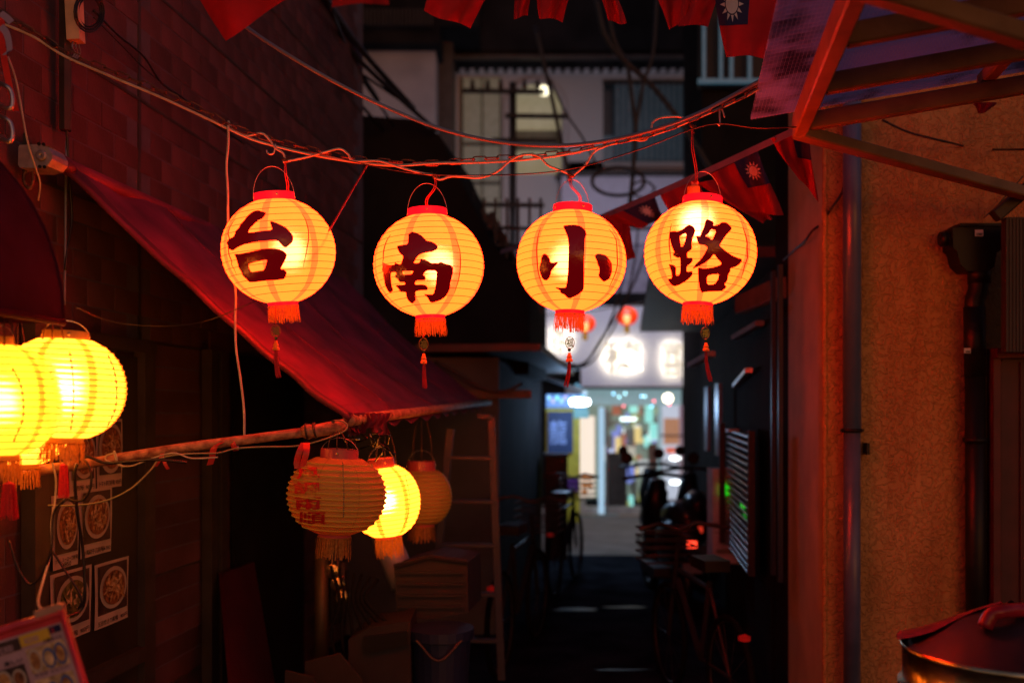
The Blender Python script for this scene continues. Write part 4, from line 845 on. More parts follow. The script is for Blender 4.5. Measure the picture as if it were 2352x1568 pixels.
cable('wall_cable', 'thin dark wire slanting on the stucco near the black hopper', 'cable', [P(2260, 500, 4.26), P(2285, 478, 4.27), P(2310, 450, 4.27), P(2350, 405, 4.27)], .003, m_cordb)
# ================================================================ TIMBER CANOPY
cn = thing('timber_canopy', 'raw timber canopy with corrugated sheet in the upper right', 'canopy', P(1835, 300, 3.5))
E0 = P(1838, 288, 3.5); dA = (P(1957, 0, 2.42)-P(1838, 288, 3.5)); dA.z = 0; dA.normalize()   # towards the camera
S_ = V(.99, -.15, .135).normalized()                                                         # up the slope to the right
def CP(a, s, h=0.): return E0+dA*a+S_*s+V(0, 0, h)
MB().beam(CP(-.03, 0), CP(2.2, 0), .048, .085).build('edge_beam', m_wood, cn)
for a, wd in ((0.04, .05), (.44, .05), (.84, .05), (1.9, .05)):
    MB().beam(CP(a, .028, -.004), CP(a, 1.6, -.004), .04, .060).build('rafter', m_woodx, cn)
MB().beam(CP(-.02, .62, .05), CP(2.2, .62, .05), .045, .045).build('purlin', m_wood, cn)
MB().beam(CP(-.02, 1.25, .05), CP(2.2, 1.25, .05), .045, .045).build('purlin', m_wood, cn)
MB().beam(P(1838, 305, 3.47), P(2420, 462, 4.05), .04, .062, (0, 1, 0)).build('brace', m_wood, cn)
MB().beam(P(1990, -25, 2.25), P(2440, 108, 2.2), .045, .05, (0, 1, 0)).build('brace', m_woodx, cn)
def corr(u, v):
    a = -.10+u*2.2; s = -.165+v*1.8
    return CP(a, s, .085+.009*math.sin(a*2*math.pi/.032))
MB().grid(corr, 560, 2).build('corrugated_sheet', m_sheet, cn, smooth=True)
mb = MB()
for i in range(70):
    s = -.16+i*.0125; mb.tube([CP(-.1+j*.008, s, .0835+.009*math.sin((-.1+j*.008)*2*math.pi/.032)) for j in range(270)], .0007, 3, cap=False)
mb.build('sheet_mesh', M('sheet reinforcing threads', (.75, .7, .85), .4), cn, kind='stuff')
# ================================================================ FLAGS
def flag(label, A, B, C, D, Y, canton=None, sun=None, wave=.02, seed=0, group='flag bunting strung across the alley', red=m_red_cloth, dY=0):
    """corners in photo pixels, clockwise from the upper left"""
    rnd = random.Random(seed); ph = rnd.uniform(0, 6); k1 = rnd.uniform(4, 7)
    t = thing('bunting_flag', label, 'flag', P(D[0], D[1], Y), group=group)
    def S(u, v, e=0.):
        x = (A[0]*(1-u)+B[0]*u)*(1-v)+(D[0]*(1-u)+C[0]*u)*v; y = (A[1]*(1-u)+B[1]*u)*(1-v)+(D[1]*(1-u)+C[1]*u)*v
        yy = y+3*math.sin(u*k1+ph)*v; xx = x+2.5*math.sin(v*5+ph)
        dep = Y+dY*u+wave*math.sin(u*k1*1.3+v*2+ph)*(.3+v)+wave*.4*math.sin(u*14+v*3+ph)
        return P(xx, yy, dep-e)
    MB().grid(S, 24, 20).build('field', red, t, smooth=True)
    if canton:
        u0, u1, v0, v1 = canton
        MB().grid(lambda u, v: S(u0+(u1-u0)*u, v0+(v1-v0)*v, .003), 12, 10).build('canton', m_navy, t, smooth=True)
        if sun:
            cu, cv, ru, rv = sun; n = 20; mb = MB()
            mb.add([S(cu+ru*.52*math.cos(6.2832*i/n), cv+rv*.52*math.sin(6.2832*i/n), .005) for i in range(n)], [tuple(range(n))])
            for i in range(12):
                a = 6.2832*i/12
                mb.add([S(cu+ru*q*math.cos(a+d), cv+rv*q*math.sin(a+d), .005) for q, d in ((.6, -.2), (1, 0), (.6, .2))], [(0, 1, 2)])
            mb.build('sun_emblem', m_flagwhite, t)
    return t
flag('big plain red flag tip hanging at the top left of centre', (408, -80), (640, -150), (705, -30), (520, 92), 2.9, wave=.04, seed=1)
flag('plain red flag hanging at top centre above the grey cable', (1000, -110), (1150, -90), (1083, 66), (976, 27), 3.1, seed=2)
flag('small red flag with ragged lower edge, top right of centre', (1230, -90), (1335, -90), (1292, 50), (1238, 40), 3.3, seed=3)
flag('narrow dim red flag end left of the ragged one', (1195, -90), (1240, -90), (1212, 38), (1180, 42), 3.6, seed=4)
flag('dim red flag end hanging between bigger flags over the cables', (1355, -90), (1400, -60), (1438, 55), (1395, 50), 3.6, seed=5)
flag('pointed red flag left of the flag with a white sun', (1480, -70), (1610, -90), (1582, 30), (1538, 72), 3.2, seed=6)
flag('dark red flag behind, between the pointed flag and the sun flag', (1570, -80), (1680, -80), (1625, 62), (1556, 58), 3.5, seed=7)
flag('red flag with navy corner and white sun at the top right', (1628, -80), (1822, -80), (1768, 133), (1668, 128), 3.15, canton=(0, .50, 0, .66), sun=(.24, .43, .18, .20), seed=8, wave=.012)
flag('red flag with a dark navy corner just below the canopy corner', (1770, 318), (1858, 298), (1878, 462), (1832, 410), 3.75, canton=(.55, 1, 0, .42), seed=9)
flag('red flag with a navy corner hanging right of lantern 路', (1632, 400), (1742, 348), (1798, 492), (1705, 488), 4.1, canton=(.5, 1, 0, .5), sun=(.78, .25, .16, .16), seed=10, wave=.03)
flag('second layer red flag right of lantern 路, lower than its neighbour', (1600, 420), (1700, 400), (1772, 500), (1750, 512), 4.3, seed=11)
flag('dark red pennant above lantern 路', (1512, 440), (1600, 412), (1680, 560), (1560, 520), 4.6, seed=12)
flag('small flag with navy corner and pale sun left of lantern 路', (1380, 498), (1500, 448), (1530, 505), (1470, 522), 5.0, canton=(.35, 1, 0, 1), sun=(.7, .5, .16, .32), seed=13)
flag('dark curved red flag right of lantern 小', (1385, 492), (1440, 505), (1462, 590), (1400, 625), 5.2, seed=14)
flag('dim red scrap of bunting far right under the canopy', (2230, 235), (2290, 235), (2278, 250), (2250, 262), 3.7, seed=15)
flag('dim red flag far up at top left of centre', (780, -80), (890, -80), (892, 8), (760, 14), 6.0, seed=16)
mb = MB(); tp = crom([P(*p) for p in ((1838, 294, 3.6), (1760, 330, 3.8), (1620, 395, 4.2), (1500, 448, 4.6), (1400, 490, 5.0), (1280, 540, 5.8), (1150, 578, 6.8))], 6)
mb.ribbon(tp, .035, V(.2, .3, .93)); mb.build('bunting_ribbon', M('pale pink tape', (.3, .22, .28), .5, trans=.3), label='pale tape of the lower bunting from canopy corner leftward', cat='ribbon')

# ================================================================ BRASS POT lower right
pt = thing('brass_pot', 'round dented brass pot with lid and red wrapped handle, lower right', 'pot', V(1.33, 2.62, .3))
pcx, pcy, prz = P(2350, 1500, 2.62).x, 2.62+.05, P(2338, 1497, 2.62).z
R0 = .283
MB().lathe([(R0*.98, prz-.55), (R0*.985, prz-.125), (R0*1.03, prz-.115), (R0*1.03, prz-.105), (R0*.985, prz-.098), (R0*.99, prz-.015), (R0*1.005, prz), (R0*.985, prz), (R0*.97, prz-.02)], 64, V(pcx, pcy, 0)).build('drum', m_brass, pt, smooth=True)
MB().lathe([(R0*.975, prz-.012), (R0*.93, prz-.004), (R0*.75, prz+.03), (R0*.45, prz+.075), (R0*.2, prz+.098), (0, prz+.105)], 48, V(pcx, pcy, 0)).build('lid', m_lid, pt, smooth=True)
MB().tube(crom([P(2262, 1440, 2.58), P(2276, 1412, 2.58), P(2300, 1403, 2.58), P(2340, 1400, 2.6), P(2400, 1398, 2.62)], 4), .019, 10).build('wrapped_handle', m_redwrap, pt, smooth=True)
MB().grid(lambda u, v: V(pcx, pcy, 0)+V(math.cos(1.15+u*1.75+.18*math.sin(v*5))*(R0*.93*(1-v)+.03), math.sin(1.15+u*1.75+.18*math.sin(v*5))*(R0*.93*(1-v)+.03), prz+.0+.112*v+.004+.006*math.sin(u*9)), 16, 10).build('red_cover', m_redwrap, pt, smooth=True)

# ================================================================ RIGHT-HAND LOW HOUSE (dark, out of focus)
rh = thing('dark_house', 'dark low house on the right beyond the stucco corner', 'house', WRp(7, 0))
MB().abox(WRp(8.05, 1.2, -.3), .5, 5.1, 2.4).build('wall', m_nearblack, rh)
MB().beam(P(1796, 660, 5.25), P(1700, 700, 5.9), .06, .11).build('eave_board', M('pale eave board', (.22, .15, .10), .7), rh)
MB().abox(WRp(8.1, 2.5, .05), 1.1, 5.1, .06).build('eave', m_dark, rh)
for i, x in enumerate((1776, 1792)): 
    p = WR(x, 1000, .03); MB().box(V(p.x, p.y, 1.55), (.02, .03, 1.5)).build('downpipe', M('blue grey pipe', (.02, .03, .05), .4), rh)
for (xa, ya, xb, yb) in ((1688, 775, 1745, 742), (1588, 838, 1634, 812)): MB().beam(P(xa, ya, 6.3), P(xb, yb, 5.6), .05, .03).build('gutter', M('pale gutter', (.25, .24, .26), .5), rh)
MB().beam(P(1690, 886, 7.2), P(1720, 850, 6.2), .05, .03).build('strut', m_steel, rh)
for x in (1625, 1650): 
    p = WR(x, 950, .05); MB().box(V(p.x, p.y, 1.55), (.03, .12, .55)).build('window_strip', M('pale blue frame', (.4, .42, .6), .3), rh)  # strips in one pale blue colour
up = thing('rear_block', 'tall black building block with faint cyan balcony bars upper right', 'building', P(1700, 900, 10.9))
MB().box(V(3.3, 11.6, 4.3), (2.4, 1.2, 8.6)).build('block', m_nearblack, up)
xl0 = P(1606, 0, 10.9).x
MB().box(P(1680, 110, 10.95), (.72, .06, .9)).build('window_recess', m_black, up)
m_cyan = emat('cyan lit rail', (.03, .14, .20), .45)  # cyan light on rail and bars put in as emission
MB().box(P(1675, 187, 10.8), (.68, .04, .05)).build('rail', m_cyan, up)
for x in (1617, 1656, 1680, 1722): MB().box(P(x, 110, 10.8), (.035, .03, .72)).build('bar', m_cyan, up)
# louvre
lv = thing('louvred_shutter', 'leaning louvred metal shutter glinting on the right wall', 'shutter', WR(1716, 1310, .1))
MB().abox(WRp(6.25, 1.1, .005), .01, 1.2, .82).build('back_plate', m_nearblack, lv)
for i in range(20):
    z = 1.47-i*.041
    a = WRp(6.85, z+.012, .05); b = WRp(5.66, z-.006, .05)
    MB().beam(a, b, .03, .012, (0, .0, 1)).build('slat', m_steel, lv)
MB().beam(WRp(5.62, 1.5, .05), WRp(5.62, .68, .05), .02, .04, (1, 0, 0)).build('stile', m_dark, lv)
MB().beam(WRp(6.9, 1.53, .09), WRp(6.9, .7, .09), .02, .04, (1, 0, 0)).build('stile', m_dark, lv)
MB().box(P(1682, 988, 6.6), (.07, .1, .02)).build('bracket', m_white, lv)
mt_ = thing('meter_cabinet', 'upright grey utility cabinet with a green light on the right', 'cabinet', P(1660, 1290, 7.0))
MB().box(P(1660, 1182, 7.05), (.18, .2, .66)).build('casing', M('grey cabinet', (.8, .76, .8), .6), mt_)
MB().box(P(1664, 1124, 6.94), (.062, .01, .075)).build('green_light', emat('green led panel', (.01, .5, .01), 1.0), mt_)
MB().box(P(1665, 1265, 6.94), (.12, .006, .03)).build('name_plate', m_steel, mt_)
for i in range(3): MB().box(P(1660, 1200+i*11, 6.945), (.12, .006, .004)).build('vent_slat', m_dark, mt_)
gp = emat('green reflection', (.02, .6, .03), .9)  # reflection of the green light painted as a glowing strip
MB().beam(P(1702, 1150, 6.2), P(1712, 1176, 6.0), .012, .03).build('painted_reflection', gp, lv)

# ================================================================ LEFT LOW HOUSES beyond the brick house
lb = thing('grey_shed', 'dark grey rendered shed behind the ladder', 'shed', V(-.6, 7.4, 0))
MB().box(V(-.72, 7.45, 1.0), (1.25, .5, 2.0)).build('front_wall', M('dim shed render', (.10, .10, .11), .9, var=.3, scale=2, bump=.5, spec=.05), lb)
MB().abox(WLp(9.5, 1.0, .74), .6, 3.9, 2.0).build('side_wall', m_nearblack, lb)
MB().abox(WLp(9.3, 2.06, .95), .9, 4.6, .05).build('eave', m_dark, lb)
MB().box(P(1140, 905, 7.15), (.5, .05, .06)).build('fascia', m_dark, lb)
cable('shed_cable', 'dark cable sagging along the grey shed wall', 'cable', [P(1000, 830, 7.1), P(1060, 862, 7.1), P(1110, 893, 7.1), P(1160, 898, 7.1), P(1200, 880, 7.1)], .012, m_cordb)
ub = thing('rear_house', 'unlit two storey house with iron stairs left of centre', 'house', V(-1.2, 10, 0))
MB().prism([P(x, y, 8.6) for x, y in ((780, 262), (960, 275), (1010, 312), (1060, 420), (1130, 560), (1215, 640), (1215, 860), (780, 860))], V(.2, 1.5, 0)).build('stair_block', m_nearblack, ub)
MB().prism([P(x, y, 9.5) for x, y in ((1040, 440), (1090, 440), (1090, 700), (1040, 700))], V(0, .1, 0)).build('pillar', m_dark, ub)
for y in (520, 560, 600): MB().beam(P(1050, y, 9.0), P(1245, y+6, 9.3), .03, .03).build('handrail', m_dark, ub)
for x in range(1060, 1245, 26): MB().beam(P(x, 455, 9.1), P(x, 720, 9.1), .025, .025, (0, 1, 0)).build('baluster', m_dark, ub)
for k in range(4): MB().beam(P(1060+k*22, 470+k*6, 9.3), P(1235, 680+k*8, 9.3), .03, .06).build('stair_string', m_dark, ub)
for i, (xa, ya, xb, yb, r) in enumerate(((600, -10, 935, 240, .012), (640, -10, 880, 300, .014), (680, -20, 1000, 300, .02), (735, -20, 950, 250, .024), (760, 20, 870, 230, .014), (720, -20, 905, 290, .01))):
    cable('overhead_cable', ('lowest overhead cable before the grey facade', 'second dark overhead cable from the left', 'long slanting overhead cable reaching the dark roof', 'thickest overhead cable crossing the pale wall', 'short dark overhead cable at the wall edge', 'thin overhead cable beside the thickest one')[i], 'cable', [P(xa, ya, 6.5), P((xa+xb)/2-8, (ya+yb)/2+6, 7.5), P(xb, yb, 8.5)], r, m_cordb)

# ================================================================ FAR FACADE across the street
YF = 16.0
ff = thing('cream_building', 'cream building across the street with arched lit window', 'building', V(1.2, 16.3, 0))
m_cream = M('cream render', (.42, .41, .40), .85, var=.08, scale=.6); m_lilac = M('pale balcony front', (.50, .48, .58), .7, var=.06)
m_cornice = M('cornice', (.6, .58, .58), .8)
def fbox(x0, x1, y0, y1, Y, d, nm, mat, par=None, **k): 
    a = P(x0, y0, Y); b = P(x1, y1, Y); return MB().box(((a.x+b.x)/2, Y+d/2, (a.z+b.z)/2), (abs(b.x-a.x), d, abs(a.z-b.z))).build(nm, mat, par or ff, **k)
fbox(1040, 1162, 150, 700, YF, .3, 'wall', m_cream); fbox(1298, 1385, 150, 400, YF, .3, 'wall', m_cream); fbox(1385, 1600, 150, 190, YF, .3, 'wall', m_cream)
fbox(1588, 1600, 190, 372, YF, .3, 'wall', m_cream); fbox(1298, 1600, 372, 400, YF, .3, 'wall', m_cream)
fbox(1170, 1345, 690, 1182, 16.5, .3, 'wall', m_nearblack)  # added dark wall, closes a gap to the bright sky
fbox(560, 1180, 100, 1182, 19, .3, 'wall', m_nearblack)
fbox(1600, 2400, -400, 1182, 19, .3, 'wall', m_nearblack)
# wall around the arch
n = 14; acx, acy, ar = 1230, 252, 68
arc = [P(acx+ar*math.cos(math.pi-math.pi*i/n), acy-ar*math.sin(math.pi-math.pi*i/n), YF) for i in range(n+1)]
mb = MB()
top = [P(1162+136*i/n, 150, YF) for i in range(n+1)]
mb.add(arc+top, [(i, i+1, n+2+i, n+1+i) for i in range(n)]); mb.build('wall', m_cream, ff)
fbox(1162, 1298, 462, 700, YF, .3, 'wall', m_cream)
aw_ = MB().tube([P(1162, 462, YF-.01)]+arc+[P(1298, 462, YF-.01)], .06, 6).build('window_frame', m_cream, ff)
m_warm = emat('lit cream room', (.95, .78, .45), .20); m_warm2 = emat('lit ceiling', (1, .85, .55), .27)
fbox(1150, 1310, 180, 470, YF+.9, .05, 'room_back', m_warm)
fbox(1150, 1310, 300, 345, YF+.7, .05, 'room_beam', M('dull tan beam', (.2, .18, .12), .8))  # beam of a duller tan than the room
for x, y in ((1250, 208), (1168, 243)): MB().lathe([(0, .09), (.06, .07), (.09, 0), (.06, -.07), (0, -.09)], 12, P(x, y, YF+.2)).build('room_lamp', emat('room lamp', (1, .9, .6), 2.2), ff, smooth=True)
fbox(1162, 1298, 262, 268, YF+.05, .05, 'transom', m_dark); None
fbox(1062, 1150, 180, 640, YF-.05, .04, 'side_window', emat('dim lit panes', (.5, .45, .25), .1)); 
for x in (1062, 1108, 1150): fbox(x-1.5, x+1.5, 180, 640, YF-.1, .04, 'mullion', m_dark)
for y in (330, 420, 520): fbox(1062, 1150, y-3, y+3, YF-.1, .04, 'transom', m_dark)
fbox(1385, 1588, 188, 372, YF+.2, .04, 'curtain_window', emat('teal curtain glow', (.05, .12, .16), .10))
for i in range(14): fbox(1410+i*13, 1415+i*13, 195, 370, YF+.1, .06, 'curtain_fold', M('teal curtain', (.05, .10, .12), .8) if i == 0 else bpy.data.materials['teal curtain'])
fbox(1385, 1410, 188, 310, YF+.05, .05, 'dark_casement', m_glass); fbox(1384, 1590, 184, 190, YF-.04, .1, 'head', m_dark)
fbox(1020, 1600, 138, 152, YF-.25, .5, 'cornice', m_cornice)
for i in range(24): fbox(1056+i*22, 1068+i*22, 152, 162, YF-.18, .2, 'dentil', m_cornice)
fbox(980, 1620, -60, 136, YF-.6, 1.2, 'roof_mass', m_nearblack); fbox(980, 1620, 126, 134, YF-.72, .1, 'gutter', m_dark)
fbox(1290, 1600, 400, 560, YF-.5, .5, 'balcony_front', m_lilac); fbox(1280, 1610, 392, 402, YF-.6, .6, 'balcony_rail', m_dark)
fbox(1290, 1600, 560, 690, YF-.35, .3, 'spandrel', M('pale spandrel', (.35, .33, .42), .7)); fbox(1240, 1600, 672, 698, YF-.5, .4, 'sign_cap', m_nearblack)
fbox(1240, 1600, 520, 527, YF-.55, .04, 'ledge', m_dark)
fbox(1180, 1290, 400, 700, YF-.2, .2, 'pier', m_cream)
gb = thing('grey_building', 'plain pale grey building glimpsed between cables, upper left of centre', 'building', V(-1.8, 15, 0))
fbox(770, 1000, 100, 700, 14.5, 1.0, 'wall', m_wallgrey, gb); fbox(780, 1010, 60, 100, 14.2, 1.2, 'roof_edge', m_nearblack, gb); fbox(770, 1100, -60, 60, 14.4, 1.2, 'upper_storey', m_nearblack, gb)
for i in range(22): fbox(800+i*9, 803+i*9, 20, 58, 14.0, .05, 'baluster', m_dark, gb)
fbox(998, 1040, 60, 700, 15.0, .8, 'dark_flank', m_dark, gb)
# shop sign with letters lit from behind
sg = thing('shop_sign', 'white shop sign with backlit characters across the street', 'sign', P(1450, 890, 15.6))
m_signw = M('white sign board', (.85, .88, 1), .5, var=.03)
fbox(1335, 1568, 702, 889, 15.62, .18, 'board', m_signw, sg); fbox(1240, 1335, 702, 838, 15.62, .18, 'board', m_signw, sg)
fbox(1335, 1570, 887, 893, 15.55, .3, 'lower_trim', m_dark, sg)
m_halo = emat('letter back light', (1, .84, .6), 10.)
for s_, (x0, x1, y0, y1) in (('穂', (1386, 1474, 782, 854)), ('喜', (1522, 1566, 785, 862)), ('茶', (1262, 1318, 752, 806))):
    g = MB(); put_text(g, s_, P(x0, y1, 15.50), P(x1, y1, 15.5)-P(x0, y1, 15.5), P(x0, y0, 15.5)-P(x0, y1, 15.5), .02); g.build('letter_face', M('cream letter', (.9, .85, .7), .5, emit=(1, .84, .6), es=.38) if s_ == '穂' else bpy.data.materials['cream letter'], sg)
    g = MB(); put_text(g, s_, P(x0, y1, 15.525), P(x1, y1, 15.525)-P(x0, y1, 15.525), P(x0, y0, 15.525)-P(x0, y1, 15.525), -.005); g.build('letter_light', m_halo, sg)
# shop front
sf = thing('lit_shop', 'brightly lit glass fronted shop at the alley end', 'shop', P(1450, 1180, 15.8))
m_shopback = emat('teal olive lit interior', (.12, .17, .14), 1.1)  # shop lighting put into the back wall as emission
fbox(1320, 1600, 890, 1182, 18.6, .05, 'back_wall', m_shopback, sf)
fbox(1300, 1345, 890, 1182, 15.9, .2, 'pier', m_cream, sf); fbox(1560, 1640, 700, 1182, 15.9, .3, 'pier', m_nearblack, sf)
fbox(1335, 1565, 893, 930, 15.8, .08, 'fanlight', emat('pale green fanlight', (.15, .24, .26), 1.2), sf)
fbox(1332, 1366, 955, 1140, 15.75, .06, 'lit_poster_column', emat('cream lightbox', (1, .84, .68), .95), sf)
for i in range(5): fbox(1336+(i % 2)*14, 1349+(i % 2)*12, 1090+(i//2)*17, 1103+(i//2)*17, 15.74, .01, 'dish_print', M('orange dish %d' % i, (.7, .25, .06), .5, emit=(.9, .3, .05), es=.35), sf)
fbox(1376, 1388, 935, 1182, 15.7, .08, 'door_post', emat('blue white post', (.35, .56, .75), 1.0), sf)
fbox(1391, 1396, 935, 1182, 15.74, .06, 'door_edge', m_steel, sf)
fbox(1400, 1470, 940, 1182, 15.85, .02, 'glass_door', M('door glass', (.3, .32, .28), .1, emit=(.05, .06, .03), es=.3), sf) if False else None
rnd = random.Random(21)
for i in range(70):
    x = rnd.uniform(1396, 1512); y = 935+230*rnd.random()**1.5; w_ = rnd.uniform(5, 20); h_ = rnd.uniform(10, 42)
    c_ = rnd.choice([(.2, .6, .55), (.02, .02, .02), (.03, .03, .02), (.12, .16, .5), (.6, .45, .15), (.25, .06, .02), (.7, .8, .8), (.2, .22, .05), (.02, .015, .01)])
    fbox(x-w_/2, x+w_/2, y-h_/2, y+h_/2, rnd.uniform(16.3, 18.3), .2, 'shelf_goods', emat('goods %d' % i, c_, 1.25), sf)  # goods glow by emission in place of shop lighting
fbox(1428, 1460, 1025, 1050, 16.0, .02, 'notice', emat('paper notice', (.8, .75, .6), .5), sf); fbox(1466, 1490, 1055, 1092, 16.0, .02, 'notice', emat('paper notice b', (.75, .8, .8), .55), sf)
fbox(1400, 1440, 1040, 1180, 16.1, .3, 'counter', m_dark, sf); fbox(1494, 1515, 1020, 1180, 16.1, .3, 'cabinet', M('brown cabinet', (.12, .04, .02), .6), sf)
fbox(1515, 1568, 930, 1150, 15.9, .04, 'showcase_back', emat('showcase glow', (.6, .66, .8), .75), sf)
fbox(1512, 1520, 920, 1160, 15.7, .1, 'showcase_post', emat('cyan post', (.3, .5, .55), .6), sf); fbox(1562, 1568, 930, 1150, 15.7, .1, 'showcase_post', emat('pink post', (.5, .3, .4), .35), sf)
for y in (1000, 1060, 1110, 1150): fbox(1516, 1568, y-2, y+2, 15.6, .3, 'shelf', m_steel, sf)
for y in (1052, 1107): MB().lathe([(0, .03), (.07, .02), (.085, 0), (.07, -.02), (0, -.03)], 16, P(1551, y, 15.5)).build('shelf_lamp', emat('cold shelf lamp', (.9, 1, 1), 6), sf, smooth=True)
MB().lathe([(0, .05), (.09, .05), (.12, 0), (.06, -.04), (0, -.04)], 16, P(1545, 1035, 15.5)).build('red_dish', M('glossy red dish', (.7, .1, .05), .3, emit=(1, .2, .1), es=.5), sf, smooth=True)
fbox(1525, 1560, 960, 1020, 15.65, .02, 'food_print', emat('orange print', (.8, .35, .15), .45), sf)
for i in range(26):
    x = rnd.uniform(1395, 1560); y = 905+rnd.uniform(0, 60)*rnd.random()+10*math.sin(x*.03)
    c_ = rnd.choice([(.3, .7, 1), (.3, .7, 1), (.4, .8, .9), (1, .15, .2), (1, .8, .4)])
    MB().lathe([(0, .02), (.018, 0), (0, -.02)], 6, P(x, y, rnd.uniform(15.2, 17))).build('fairy_light', emat('fairy %d' % i, c_, 6.), sf)
fbox(1426, 1462, 958, 966, 16.4, .1, 'tube_light', emat('tube light', (.8, 1, 1), 2.5), sf)
fbox(1330, 1485, 1183, 1190, 15.6, .15, 'door_step', m_paletile, sf)
MB().lathe([(0, .07), (.055, .045), (.07, 0), (.055, -.045), (0, -.07)], 12, P(1534, 914, 13.5)).build('globe_lamp', emat('warm globe', (1, .85, .6), 6.), smooth=True, label='small warm globe lamp right of the shop fanlight', cat='lamp')
# small red lanterns over the street
m_redl = M('glowing red balloon lantern', (.7, .05, .01), .4, emit=(1, .045, .006), es=.8)
for i, (x, y, r, lab) in enumerate(((1440, 726, 25, 'small red lantern before the white shop sign'), (1538, 708, 24, 'small red lantern under lantern 路'), (1344, 743, 24, 'small red lantern peeking out behind lantern 小'), (1228, 738, 14, 'orange red lantern glow at the left of the sign'))):
    Y = 12.5; k = Y/F; t = thing('street_lantern', lab, 'lantern', P(x, y, Y), group='small red lanterns over the street')
    MB().lathe([(r*k*math.cos(a), r*k*.86*math.sin(a)) for a in [math.pi*(j/14-.5) for j in range(15)]], 20, P(x, y, Y)).build('globe', m_redl, t, smooth=True)
    MB().lathe([(0, .05), (.035, .04), (.045, 0), (.03, -.06), (0, -.07)], 10, P(x, y+5, Y-r*k*.93)).build('inner_glow', emat('bulb glow %d' % i, (1, .45, .12), 1.6), t, smooth=True)
    MB().lathe([(.03, 0), (.035, -.09), (0, -.10)], 8, P(x, y+r*.85, Y)).build('yellow_tassel', M('yellow tassel %d' % i, (.6, .4, .03), .6, emit=(.6, .35, .02), es=.25), t)
MB().tube(crom([P(*p) for p in ((1150, 690, 12.4), (1230, 722, 12.5), (1344, 716, 12.5), (1440, 700, 12.5), (1538, 684, 12.5), (1640, 660, 12.5))], 4), .008, 4).build('lantern_wire', m_cordb, label='wire carrying the small red street lanterns', cat='wire')
# cable bundles and utility pole in front of the facade
up_ = thing('utility_pole', 'black utility pole with cross arms before the arched window', 'utility pole', P(1178, 1180, 12.3))
MB().tube([P(1178, 190, 12.3), P(1178, 1100, 12.3)], .045, 8).build('pole', m_black, up_)
for (xa, xb, y) in ((1062, 1250, 209), (1160, 1302, 266), (1130, 1280, 322), (1090, 1250, 470)): MB().beam(P(xa, y, 12.2), P(xb, y+2, 12.2), .06, .05).build('cross_arm', m_black, up_)
for x in (1085, 1120, 1150, 1205, 1235): MB().lathe([(.025, 0), (.035, .03), (.02, .06), (.03, .09), (0, .11)], 8, P(x, 203, 12.2)).build('insulator', m_dark, up_)
for i, pts in enumerate([[(1392, -10), (1410, 90), (1440, 150), (1452, 230), (1460, 300), (1455, 380), (1450, 440), (1442, 520)], [(1510, -20), (1500, 120), (1478, 190), (1466, 260), (1455, 330)], [(1368, -10), (1400, 100), (1500, 200), (1570, 290), (1640, 400)], [(1230, 60), (1262, 200), (1290, 330), (1310, 420)], [(1262, 180), (1300, 260), (1340, 320), (1380, 400)],
                         [(1452, 470), (1440, 560), (1430, 640), (1405, 730), (1370, 800), (1325, 838), (1240, 800), (1200, 740)], [(1470, 470), (1460, 580), (1440, 680), (1400, 770), (1340, 842), (1230, 815)], [(1490, 560), (1460, 640), (1430, 700), (1380, 780), (1330, 845), (1250, 830)]]):
    cable('utility_cable', ('thick twisted cable bundle left of the curtained window', 'cable bundle joining the twisted one from the right', 'long diagonal cable crossing the curtained window', 'cable dropping beside the arched window', 'thin pale cable right of the arched window', 'outer swag of cable before the shop sign', 'middle swag of cable before the shop sign', 'lowest swag of cable before the shop sign')[i], 'cable', [P(x, y, 10.5) for x, y in pts], (.026, .02, .03, .022, .012, .012, .01, .012)[i], m_cordb)
MB().tube([P(1420+60*math.cos(a), 417+32*math.sin(a), 10.4) for a in [k*2*math.pi/30 for k in range(30)]], .02, 6, closed=True).tube([P(1478+26*math.cos(a), 428+22*math.sin(a)+a*2, 10.4) for a in [k*2*math.pi/20 for k in range(20)]], .012, 5, closed=True).build('cable_coil', m_cordb, smooth=True, label='spare loop of black cable hanging before the balcony', cat='cable')
MB().grid(lambda u, v: P(1536+u*14+v*4, 385+v*60, 10.4), 1, 1)
# lower left corner of the alley mouth: blue lit stall, yellow banner
bs = thing('blue_stall', 'stall canopy lit blue at the left of the alley mouth', 'stall', P(1290, 1180, 11.3))
fbox(1255, 1345, 905, 936, 11.4, .1, 'blue_sign', emat('blue light sign', (.10, .30, .9), .8), bs)
for i in range(9): fbox(1258+i*9.5, 1264+i*9.5, 908+(i*7) % 14, 918+(i*7) % 14, 11.3, .03, 'sign_spot', emat('blue spot %d' % i, ((.3, .7, 1), (.5, .4, 1), (.2, .9, 1))[i % 3], 1.5), bs)
fbox(1318, 1352, 935, 960, 11.5, .05, 'teal_panel', emat('teal panel', (.08, .35, .4), .8), bs)
MB().beam(P(1240, 862, 11.2), P(1338, 898, 11.2), .5, .03).build('canopy_edge', m_dark, bs)
MB().beam(P(1322, 882, 11.1), P(1348, 905, 11.1), .1, .04).build('canopy_tip', emat('cyan tip', (.15, .4, .6), .8), bs)
MB().lathe([(0, .04), (.10, .03), (.115, 0), (.10, -.04), (0, -.05)], 20, P(1332, 922, 10.9)).build('round_lamp', emat('cold white lamp', (.85, .95, 1), 14), bs, smooth=True)
yb = thing('yellow_banner', 'yellow banner with blue print at the left alley corner', 'banner', P(1290, 1180, 11.2))
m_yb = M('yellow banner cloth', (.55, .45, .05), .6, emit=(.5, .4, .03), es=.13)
fbox(1254, 1332, 938, 1200, 11.55, .04, 'cloth', m_yb, yb); fbox(1258, 1316, 945, 1040, 11.5, .02, 'blue_print', M('blue banner print', (.02, .04, .12), .6, emit=(.06, .12, .3), es=.10), yb)
